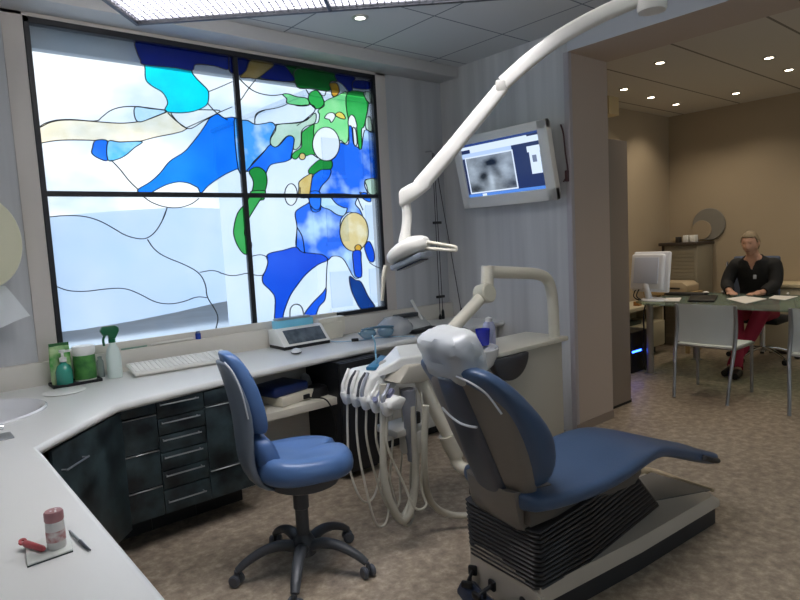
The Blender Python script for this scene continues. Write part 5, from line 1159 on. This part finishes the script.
def make_body():
    off = Vector(ps['_at']); g = G()
    trunk = [((7.19, .44), .10, .15), ((7.185, .50), .13, .18), ((7.18, .60), .13, .18), ((7.16, .78), .115, .165), ((7.12, .92), .125, .18), ((7.09, 1.02), .12, .185), ((7.06, 1.09), .095, .145), ((7.03, 1.13), .07, .085), ((6.995, 1.17), .056, .058), ((6.965, 1.22), .052, .054), ((6.95, 1.27), .05, .05)]
    g.loft([sell((x, 2.5, z), (1, 0, 0), (0, 1, 0), a, b_, 2.3, 24) for (x, z), a, b_ in trunk])
    rad = lambda k: nd[k][1] if not isinstance(nd[k][1], tuple) else sum(nd[k][1])/2
    for sd in 'LR':
        for ch in (['sh', 'ua', 'el', 'fa', 'wr', 'pm'], ['hip', 'th', 'kn', 'ca', 'an'], ['an', 'ft', 'to']):
            P_ = [Vector(nd[k+sd][0]) for k in ch]; g.tube(P_, [rad(k+sd) for k in ch], 16, 5)
            for k in ch[:-1]: g.ball(nd[k+sd][0], rad(k+sd)*.98, 16, 10)
        g.ball(nd['pm'+sd][0], (.042, .036, .018), 14, 8); g.ball(nd['to'+sd][0], rad('to'+sd)*.9, 12, 8)
        for i in range(4): g.tube([nd['pm'+sd][0]]+[nd['f%d%d%s' % (i, j, sd)][0] for j in range(3)], [.010, .0105, .010, .0085], 10, 3)
        g.tube([nd['pm'+sd][0]]+[nd['t%d%s' % (j, sd)][0] for j in range(3)], [.012, .012, .011, .009], 10, 3)
    t = g.b; bmesh.ops.recalc_face_normals(t, faces=t.faces)
    for v in t.verts: v.co = (v.co-off)*S
    o = bpy.data.objects.new('body', bpy.data.meshes.new('body_raw')); COL.objects.link(o); o.parent = ps
    h = bmesh.new(); bmesh.ops.create_icosphere(h, subdivisions=4, radius=1)
    for v in h.verts: v.co = head_pt(v.co.normalized())
    for s_ in (-1, 1):
        e = bmesh.ops.create_uvsphere(h, u_segments=12, v_segments=8, radius=1)
        for v in e['verts']: v.co = HC+HR @ (Vector((v.co.x*.016, v.co.y*.009, v.co.z*.03))+Vector((.012, s_*.080, -.004)))
    h.verts.index_update(); m_ = {v.index: t.verts.new((v.co-off)*S) for v in h.verts}
    for f in h.faces: t.faces.new([m_[v.index] for v in f.verts])
    h.free(); bmesh.ops.recalc_face_normals(t, faces=t.faces); me = bpy.data.meshes.new('body'); t.to_mesh(me); t.free(); o.data = me
    md = o.modifiers.new('fuse', 'REMESH'); md.mode = 'VOXEL'; md.voxel_size = .0062; md.use_smooth_shade = True
    dg = bpy.context.evaluated_depsgraph_get(); dg.update()
    m2 = bpy.data.meshes.new_from_object(o.evaluated_get(dg)); o.modifiers.clear(); o.data = m2; m2.name = 'body'
    m2.materials.clear(); m2.materials.append(skin_m)
    t = bmesh.new(); t.from_mesh(m2)
    for _ in range(5): bmesh.ops.smooth_vert(t, verts=t.verts, factor=.4, use_axis_x=True, use_axis_y=True, use_axis_z=True)
    t.to_mesh(m2); t.free()
    for p in m2.polygons: p.use_smooth = True
    return o
body = make_body()
NEAR = []
def garment(name, keys, others, mat, grow_, cut=None):
    """cloth that follows the body: the body faces nearest the given joints, pushed out a little"""
    off = Vector(ps['_at'])
    segs = [(Vector(nd[a][0]), Vector(nd[b_][0]), a, b_) for a, b_ in ed]
    def near(p):
        best = None
        for A, B_, a, b_ in segs:
            d_ = B_-A; t_ = max(0, min(1, (p-A).dot(d_)/max(d_.length_squared, 1e-9))); l = (p-A-d_*t_).length
            if best is None or l < best[0]: best = (l, a if t_ < .5 else b_)
        return best[1]
    t = bmesh.new(); t.from_mesh(body.data); t.normal_update(); t.faces.ensure_lookup_table()
    if not NEAR: NEAR.extend(near(f.calc_center_median()/S+off) for f in t.faces)
    kill = []
    for f in t.faces:
        c = f.calc_center_median()/S+off; k = NEAR[f.index]
        if k not in keys or (cut and cut(c)): kill.append(f)
    bmesh.ops.delete(t, geom=kill, context='FACES')
    for v in t.verts: v.co += v.normal*grow_*S
    me = bpy.data.meshes.new(name); t.to_mesh(me); t.free(); me.materials.clear(); me.materials.append(mat)
    for p in me.polygons: p.use_smooth = True
    q = bpy.data.objects.new(name, me); COL.objects.link(q); q.parent = ps
    md = q.modifiers.new('thick', 'SOLIDIFY'); md.thickness = .01; md.offset = -1
    return q
garment('jacket', {'pelvis', 'spine', 'chest', 'nb', 'shL', 'uaL', 'elL', 'faL', 'shR', 'uaR', 'elR', 'faR', 'wrL', 'wrR'}, None, M('black_cloth', '#09090b', .8), .014,
        lambda c: (c.z > 1.0 and c.x < 7.06 and abs(c.y-2.5) < (c.z-.99)*.40) or c.z > 1.15 or (c.x < 6.84 and c.z < .83 and c.x < 6.80))
garment('trousers', {'hipL', 'thL', 'knL', 'caL', 'anL', 'hipR', 'thR', 'knR', 'caR', 'anR'}, None, M('crimson_cloth', '#a31b3e', .75), .012)
for sd, a, b_, c in (('L', (6.31, 2.385, .045), (6.22, 2.355, .045), (6.09, 2.33, .04)), ('R', (6.39, 2.45, .045), (6.30, 2.45, .045), (6.17, 2.457, .04))):
    G().tube([a, b_, c], [.042, .046, .032], 12, 4).done('shoe', black, ps)
def no_hair(c):
    q = HR.transposed() @ (c-HC)
    ear = abs(q.y) > .062 and -.045 < q.z < .03 and -.012 < q.x < .035
    return ear or not (q.z > .062+.02*max(0, -q.x/.09) or (q.x > -.03 and q.z > .012) or (q.x > .028 and q.z > -.07))
garment('hair', {'jaw', 'neck'}, None, M('sandy_grey_hair', '#86765c', .7, var=(40, .3)), .010, no_hair)
for s_ in (-1, 1): G().ball(tuple(head_pt(Vector((-.90, s_*.37, .12)).normalized())+Vector((.001, 0, 0))), (.006, .011, .006), 10, 6).done('eye', M('dark_eyes', '#2a221e', .3), ps)
G().ball(tuple(head_pt(Vector((-.85, 0, -.54)).normalized())+Vector((.003, 0, 0))), (.007, .022, .005), 10, 6).done('mouth', M('lips', '#8d5a52', .5), ps)
G().box((6.925, 2.455, .93), (.012, .03, .045), (0, .2, 0), .003).done('badge', M('pale_badge', '#8d8f95', .4), ps)
ps.location.y += .02*S
zt = .743
paper = M('white_paper_sheet', '#d9d5cf', .7)
for nm, P4, lab in (('paper', [(6.43, 2.56), (6.10, 2.26), (6.55, 2.235), (6.74, 2.50)], 'white paper lying open on the glass table in front of the person'), ('paper', [(6.62, 2.24), (6.50, 2.06), (6.86, 2.06), (6.86, 2.27)], 'second white paper at the person elbow on the glass table')):
    t = G().prism(P4, zt, zt+.006, 'z').done(nm, paper, None, (P4[0][0], P4[0][1], zt)); tag(t, lab, 'paper')
t = G().prism([(6.06, 2.78), (6.55, 2.97), (6.62, 2.72), (6.13, 2.55)], zt, zt+.018, 'z', .004).done('folder', M('black_leatherette', '#1a1a17', .5), None, (6.3, 2.75, zt)); tag(t, 'black folder lying on the glass table between monitor and papers', 'folder')
t = G().prism([(6.0, 2.99), (6.28, 3.11), (6.36, 2.98), (6.05, 2.86)], zt, zt+.008, 'z').done('paper', paper, None, (6.1, 3.0, zt)); tag(t, 'white sheet beside the foot of the white office monitor', 'paper')
t = thing('keyboard', 'black computer keyboard behind the white office monitor', 'keyboard', (6.68, 3.08, zt))
G().box((6.68, 3.08, zt+.011), (.17, .42, .02), rotm('Z', 5), .006).done('case', black, t)
G().box((6.68, 3.08, zt+.023), (.145, .40, .005), rotm('Z', 5), .002).done('key_field', M('black_keys', '#222226', .5), t)
t = G().ball((6.82, 2.93, zt+.014), (.055, .033, .02), 14, 8).done('computer_mouse', white_pl, None, (6.82, 2.93, zt)); tag(t, 'white mouse on the glass table beside the black keyboard', 'mouse')
om = thing('desktop_monitor', 'white desktop monitor seen from the back on the glass table', 'monitor', (6.06, 3.19, zt))
wmn = M('white_monitor_shell', '#eceef5', .35)
r = rotm('Z', -3) @ rotm('Y', 8)
G().box((6.10, 3.17, 1.04), (.05, .40, .42), r, .015, 3).done('screen_housing', wmn, om)
G().box((6.055, 3.19, 1.04), (.06, .36, .38), r, .025, 3).done('rear_housing', wmn, om)
G().box((6.02, 3.19, 1.06), (.012, .27, .27), r, .005).done('rear_cover', M('pale_blue_white', '#d3daec', .4), om)
G().box((6.03, 3.19, .90), (.014, .24, .035), r, .004).done('connector_bay', M('grey_slot', '#7f8595', .5), om)
G().tube([(6.03, 3.19, .92), (6.0, 3.17, .86), (6.02, 3.16, .77)], [.035, .03, .035], 12, 3).done('neck', wmn, om)
G().lathe([(.15, zt), (.15, zt+.01), (.11, zt+.025), (.04, zt+.035), (0, zt+.035)], (6.06, 3.13, 0), 28, None, .75, 1).done('foot', wmn, om)
t = G().tube([(6.06, 3.30, .90), (6.02, 3.33, .80), (5.99, 3.28, .76), (6.0, 3.2, .75)], .006, 6, 4).tube([(6.05, 3.26, .90), (5.97, 3.27, .80), (5.98, 3.22, .752)], .006, 6, 4).done('monitor_cable', black, None, (6.02, 3.3, zt)); tag(t, 'black cables below the white office monitor', 'cable')
# storage along the office wall
cream = M('cream_laminate', '#c2b79c', .5)
sb = thing('sideboard', 'cream sideboard along the office wall behind the glass table', 'sideboard', (6.5, 3.68, 0))
G().bx(5.75, 7.05, 3.50, 3.88, .57, .61, .004).bx(5.75, 7.05, 3.52, 3.88, .10, .40, .004).bx(5.75, 5.78, 3.52, 3.88, .40, .57).bx(7.02, 7.05, 3.52, 3.88, .40, .57).bx(5.78, 7.02, 3.85, 3.88, .40, .57).done('carcass', cream, sb)
for k in range(2): G().bx(5.76+k*.645, 6.395+k*.645, 3.503, 3.52, .11, .395, .003).done('drawer', cream, sb)
G().bx(5.8, 7.0, 3.6, 3.86, 0, .10).done('plinth', black, sb)
t = G().bx(6.35, 6.6, 3.56, 3.8, .402, .44, .004).done('binder', M('dark_green_binder', '#27332c', .5), None, (6.5, 3.7, .402)); tag(t, 'dark binder lying in the open slot of the cream sideboard', 'binder')
t = G().bx(5.9, 6.2, 3.54, 3.70, .611, .635, .004).done('keyboard_tray', M('tan_wood', '#a98f66', .5), None, (6.05, 3.6, .611)); tag(t, 'tan flat box on the cream sideboard', 'box')
t = G().bx(6.55, 6.62, 3.56, 3.63, .611, .66, .006).done('carton', M('orange_brown_card', '#9a6a35', .6), None, (6.58, 3.6, .611)); tag(t, 'small orange brown carton on the cream sideboard', 'carton')
pc = thing('computer_tower', 'black computer tower with a glowing blue light under the glass table', 'computer', (5.98, 3.36, 0))
G().bx(5.80, 6.16, 3.24, 3.45, .0, .43, .008).done('case', M('black_case', '#0e0f12', .4), pc)
G().box((5.798, 3.345, .225), (.008, .17, .02), (.0, 0, 0), .002).box((5.9, 3.238, .225), (.18, .008, .02)).done('light_strip', em_mat('blue_glow', '#2a55ff', 9), pc)
t = G().tube([(6.02, 3.20, .70), (5.98, 3.2, .60), (6.02, 3.22, .40), (5.99, 3.22, .15), (6.0, 3.2, .012)], .008, 8, 5).done('cable', black, None, (6.0, 3.2, .012)); tag(t, 'black cable hanging beside the leg of the glass table', 'cable')
sd_ = thing('side_table', 'tan wooden side table in the office corner carrying the printer', 'side table', (7.28, 3.52, 0))
tan = M('tan_wood', '#a98f66', .5)
G().bx(7.10, 7.47, 3.24, 3.80, .68, .72, .004).done('table_top', tan, sd_)
for x in (7.13, 7.44):
    for y in (3.27, 3.77): G().bx(x-.02, x+.02, y-.02, y+.02, 0, .68).done('leg', tan, sd_)
pr = thing('printer', 'beige flat printer on the tan side table in the office corner', 'printer', (7.28, 3.5, .721))
G().prism([(3.28, .722), (3.72, .722), (3.72, .80), (3.66, .84), (3.34, .84), (3.28, .80)], 7.13, 7.45, 'x', .008).done('body', M('beige_plastic', '#b3a184', .45), pr)
G().bx(7.12, 7.132, 3.36, 3.6, .755, .775).done('paper_slot', M('dark_slot', '#2c2823', .6), pr)
fcb = thing('filing_cabinet', 'tall grey beige shutter cabinet with a dark top in the office corner', 'cabinet', (7.75, 3.53, 0))
gb = M('grey_beige_metal', '#8b8370', .5); dk = M('dark_wood', '#3a3128', .5)
G().bx(7.53, 7.97, 3.335, 3.74, 0, 1.26, .004).done('body', gb, fcb)
G().bx(7.53, 7.97, 3.74, 3.775, 0, 1.26).done('side_panel', dk, fcb)
G().bx(7.49, 7.98, 3.32, 3.80, 1.26, 1.295, .004).done('top', dk, fcb)
g = G()
for k in range(24): g.bx(7.522, 7.532, 3.36, 3.72, .10+k*.046, .10+k*.046+.04, .002, 1)
g.done('roller_shutter', gb, fcb)
for y0, y1, x0, x1, h, mm, lab in ((3.56, 3.61, 7.55, 7.62, .07, M('dark_box', '#2b2620', .6), 'small dark box on the filing cabinet beside the white boxes'), (3.47, 3.53, 7.58, 7.66, .085, white_pl, 'left white box of the pair on the filing cabinet'), (3.38, 3.45, 7.58, 7.66, .085, white_pl, 'right white box of the pair on the filing cabinet'), (3.61, 3.66, 7.58, 7.64, .06, M('beige_box', '#a3906f', .6), 'small beige box at the wall side of the filing cabinet top')):
    t = G().bx(x0, x1, y0, y1, 1.296, 1.296+h, .004).done('box', mm, None, (x0, y0, 1.296)); tag(t, lab, 'box', 'boxes on the filing cabinet')
lcb = thing('low_cabinet', 'long low cream cabinet behind the seated person', 'cabinet', (7.8, 1.6, 0))
G().bx(7.60, 7.97, .6, 2.60, .06, .76, .004).done('body', cream, lcb)
G().bx(7.56, 7.98, .58, 2.62, .76, .80, .005).done('top', M('pale_cream_top', '#cdbf9d', .4), lcb)
G().bx(7.65, 7.97, .62, 2.58, 0, .06).done('plinth', dk, lcb)
for k in range(4):
    dw = G().bx(7.582, 7.60, .61+k*.495, 1.095+k*.495, .07, .75, .003).done('door', cream, lcb)
    G().bar((7.576, .66+k*.495, .66), (7.576, .66+k*.495, .72), .008).done('key', black, dw)
# round wall ornament: grey disc with the wall's reflection painted as a beige disc off centre
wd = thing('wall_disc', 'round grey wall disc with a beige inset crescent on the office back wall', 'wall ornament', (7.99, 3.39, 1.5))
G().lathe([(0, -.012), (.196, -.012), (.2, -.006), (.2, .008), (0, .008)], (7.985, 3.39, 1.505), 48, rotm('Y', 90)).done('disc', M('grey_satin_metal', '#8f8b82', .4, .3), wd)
G().lathe([(0, -.006), (.118, -.006), (.12, .0), (.12, .004), (0, .004)], (7.969, 3.47, 1.435), 40, rotm('Y', 90)).done('reflection', M('beige_reflection', '#a39279', .5), wd)
G().bx(7.985, 7.999, 2.30, 2.38, 1.10, 1.22, .003).done('plate', M('beige_switch', '#b7a688', .5), None, (7.99, 2.34, 1.16))
sw_ = bpy.data.objects['plate']; sw_.name = 'light_switch'; tag(sw_, 'beige light switch plate on the office back wall right of the person', 'switch')

# ---------------------------------------------------------------- downlights
warm = bpy.data.materials.new('lamp_glow'); warm.use_nodes = True
wb = warm.node_tree.nodes['Principled BSDF']; wb.inputs['Emission Color'].default_value = (1, .86, .66, 1); wb.inputs['Emission Strength'].default_value = 9
spots = [(5.31, 2.66), (5.94, 3.356), (6.587, 3.405), (7.25, 3.446), (7.327, 2.816), (6.063, 2.061), (6.722, 2.113), (2.457, 3.179), (5.3, 1.2), (6.4, .9), (7.3, 1.6)]  # last three are added out of view to brighten the office
wh = ['nearest the taupe pier', 'by the cream boxing at the office wall', 'second along the office wall', 'in the office corner above the filing cabinet', 'above the seated person', 'over the near edge of the glass table', 'over the middle of the glass table', 'in the dental room ceiling above the window', 'added out of view over the second visitor chair', 'added out of view over the far end of the glass table', 'added out of view over the low cream cabinet']
for (x, y), w_ in zip(spots, wh):
    off_ = 'dental room' in w_
    t = thing('downlight', ('small round recessed downlight ' if not off_ else 'small dim recessed downlight ')+w_, 'downlight', (x, y, ZC-.02), 'recessed downlights')
    G().lathe([(.034, -.006), (.052, -.006), (.054, .0), (.034, .004)], (x, y, ZC-.001), 24, None, 1, 1, False).done('trim_ring', M('satin_lamp_ring', '#b9b2a8', .4, .5), t)
    G().lathe([(0, -.003), (.036, -.003), (.036, .003), (0, .003)], (x, y, ZC-.003), 20).done('lamp_glass', warm if not off_ else em_mat('cool_glow', '#f4f2ea', 2.2), t)
    if not off_:
        l = bpy.data.lights.new('downlight_beam', 'SPOT'); l.energy = SPOT_E; l.color = (1, .88, .72); l.spot_size = math.radians(125); l.spot_blend = .7; l.shadow_soft_size = .04
        q = bpy.data.objects.new('downlight_beam', l); COL.objects.link(q); q.location = Vector((x, y, ZC-.03))*S

# ---------------------------------------------------------------- daylight, camera, output
w = bpy.data.worlds.new('sky'); SC.world = w; w.use_nodes = True; nt = w.node_tree
bg = nt.nodes['Background']; tc = nt.nodes.new('ShaderNodeTexCoord'); sp = nt.nodes.new('ShaderNodeSeparateXYZ'); nt.links.new(tc.outputs['Generated'], sp.inputs[0])
r = nt.nodes.new('ShaderNodeValToRGB'); e = r.color_ramp.elements
e[0].position = 0; e[0].color = (.66, .78, .92, 1); e[1].position = .5; e[1].color = (.62, .80, 1.0, 1)
n = nt.nodes.new('ShaderNodeTexNoise'); n.inputs['Scale'].default_value = 4.5; n.inputs['Detail'].default_value = 4
mp = nt.nodes.new('ShaderNodeMapping'); mp.inputs['Scale'].default_value = (1, 1, 2); nt.links.new(tc.outputs['Generated'], mp.inputs[0]); nt.links.new(mp.outputs[0], n.inputs['Vector'])
r2 = nt.nodes.new('ShaderNodeValToRGB'); r2.color_ramp.elements[0].position = .42; r2.color_ramp.elements[1].position = .58
nt.links.new(n.outputs['Fac'], r2.inputs[0]); nt.links.new(sp.outputs[2], r.inputs[0])
mx = nt.nodes.new('ShaderNodeMix'); mx.data_type = 'RGBA'; nt.links.new(r2.outputs[0], mx.inputs[0]); nt.links.new(r.outputs[0], mx.inputs[6]); mx.inputs[7].default_value = (1.25, 1.25, 1.22, 1)
nt.links.new(mx.outputs[2], bg.inputs[0]); bg.inputs[1].default_value = SKY_E
pl = bpy.data.lights.new('window_portal', 'AREA'); pl.shape = 'RECTANGLE'; pl.size = 2.42*S; pl.size_y = 1.9*S; pl.cycles.is_portal = True
po = bpy.data.objects.new('window_portal', pl); COL.objects.link(po); po.location = Vector((1.905, 3.96, 1.88))*S; po.rotation_euler = (-PI/2, 0, 0)

yaw, pit, rol, FPX = 6.97546681e-01, 9.69392856e-02, 5.24245826e-02, 609.25
fw = Vector((math.sin(yaw)*math.cos(pit), math.cos(yaw)*math.cos(pit), -math.sin(pit)))
r0 = Vector((math.cos(yaw), -math.sin(yaw), 0)); d0 = fw.cross(r0)
rr = r0*math.cos(rol)+d0*math.sin(rol); dd = -r0*math.sin(rol)+d0*math.cos(rol)
cam = bpy.data.cameras.new('camera'); co = bpy.data.objects.new('camera', cam); COL.objects.link(co)
mm = Matrix((rr, -dd, -fw)).transposed().to_4x4(); mm.translation = Vector((0, 0, 1.5))*S; co.matrix_world = mm
cam.sensor_width = 36; cam.lens = FPX/800*36; cam.clip_start = .02; cam.clip_end = 400
SC.camera = co
vs_ = SC.view_settings; vs_.view_transform = 'Standard'; vs_.look = 'None'; vs_.gamma = 1; vs_.exposure = EXPO; vs_.use_curve_mapping = False
SC.cycles.use_denoising = True
SC.cycles.max_bounces = 10; SC.cycles.transparent_max_bounces = 24; SC.cycles.diffuse_bounces = 5
SC.cycles.sample_clamp_indirect = 4
for o in bpy.data.objects:
    if '_at' in o: del o['_at']
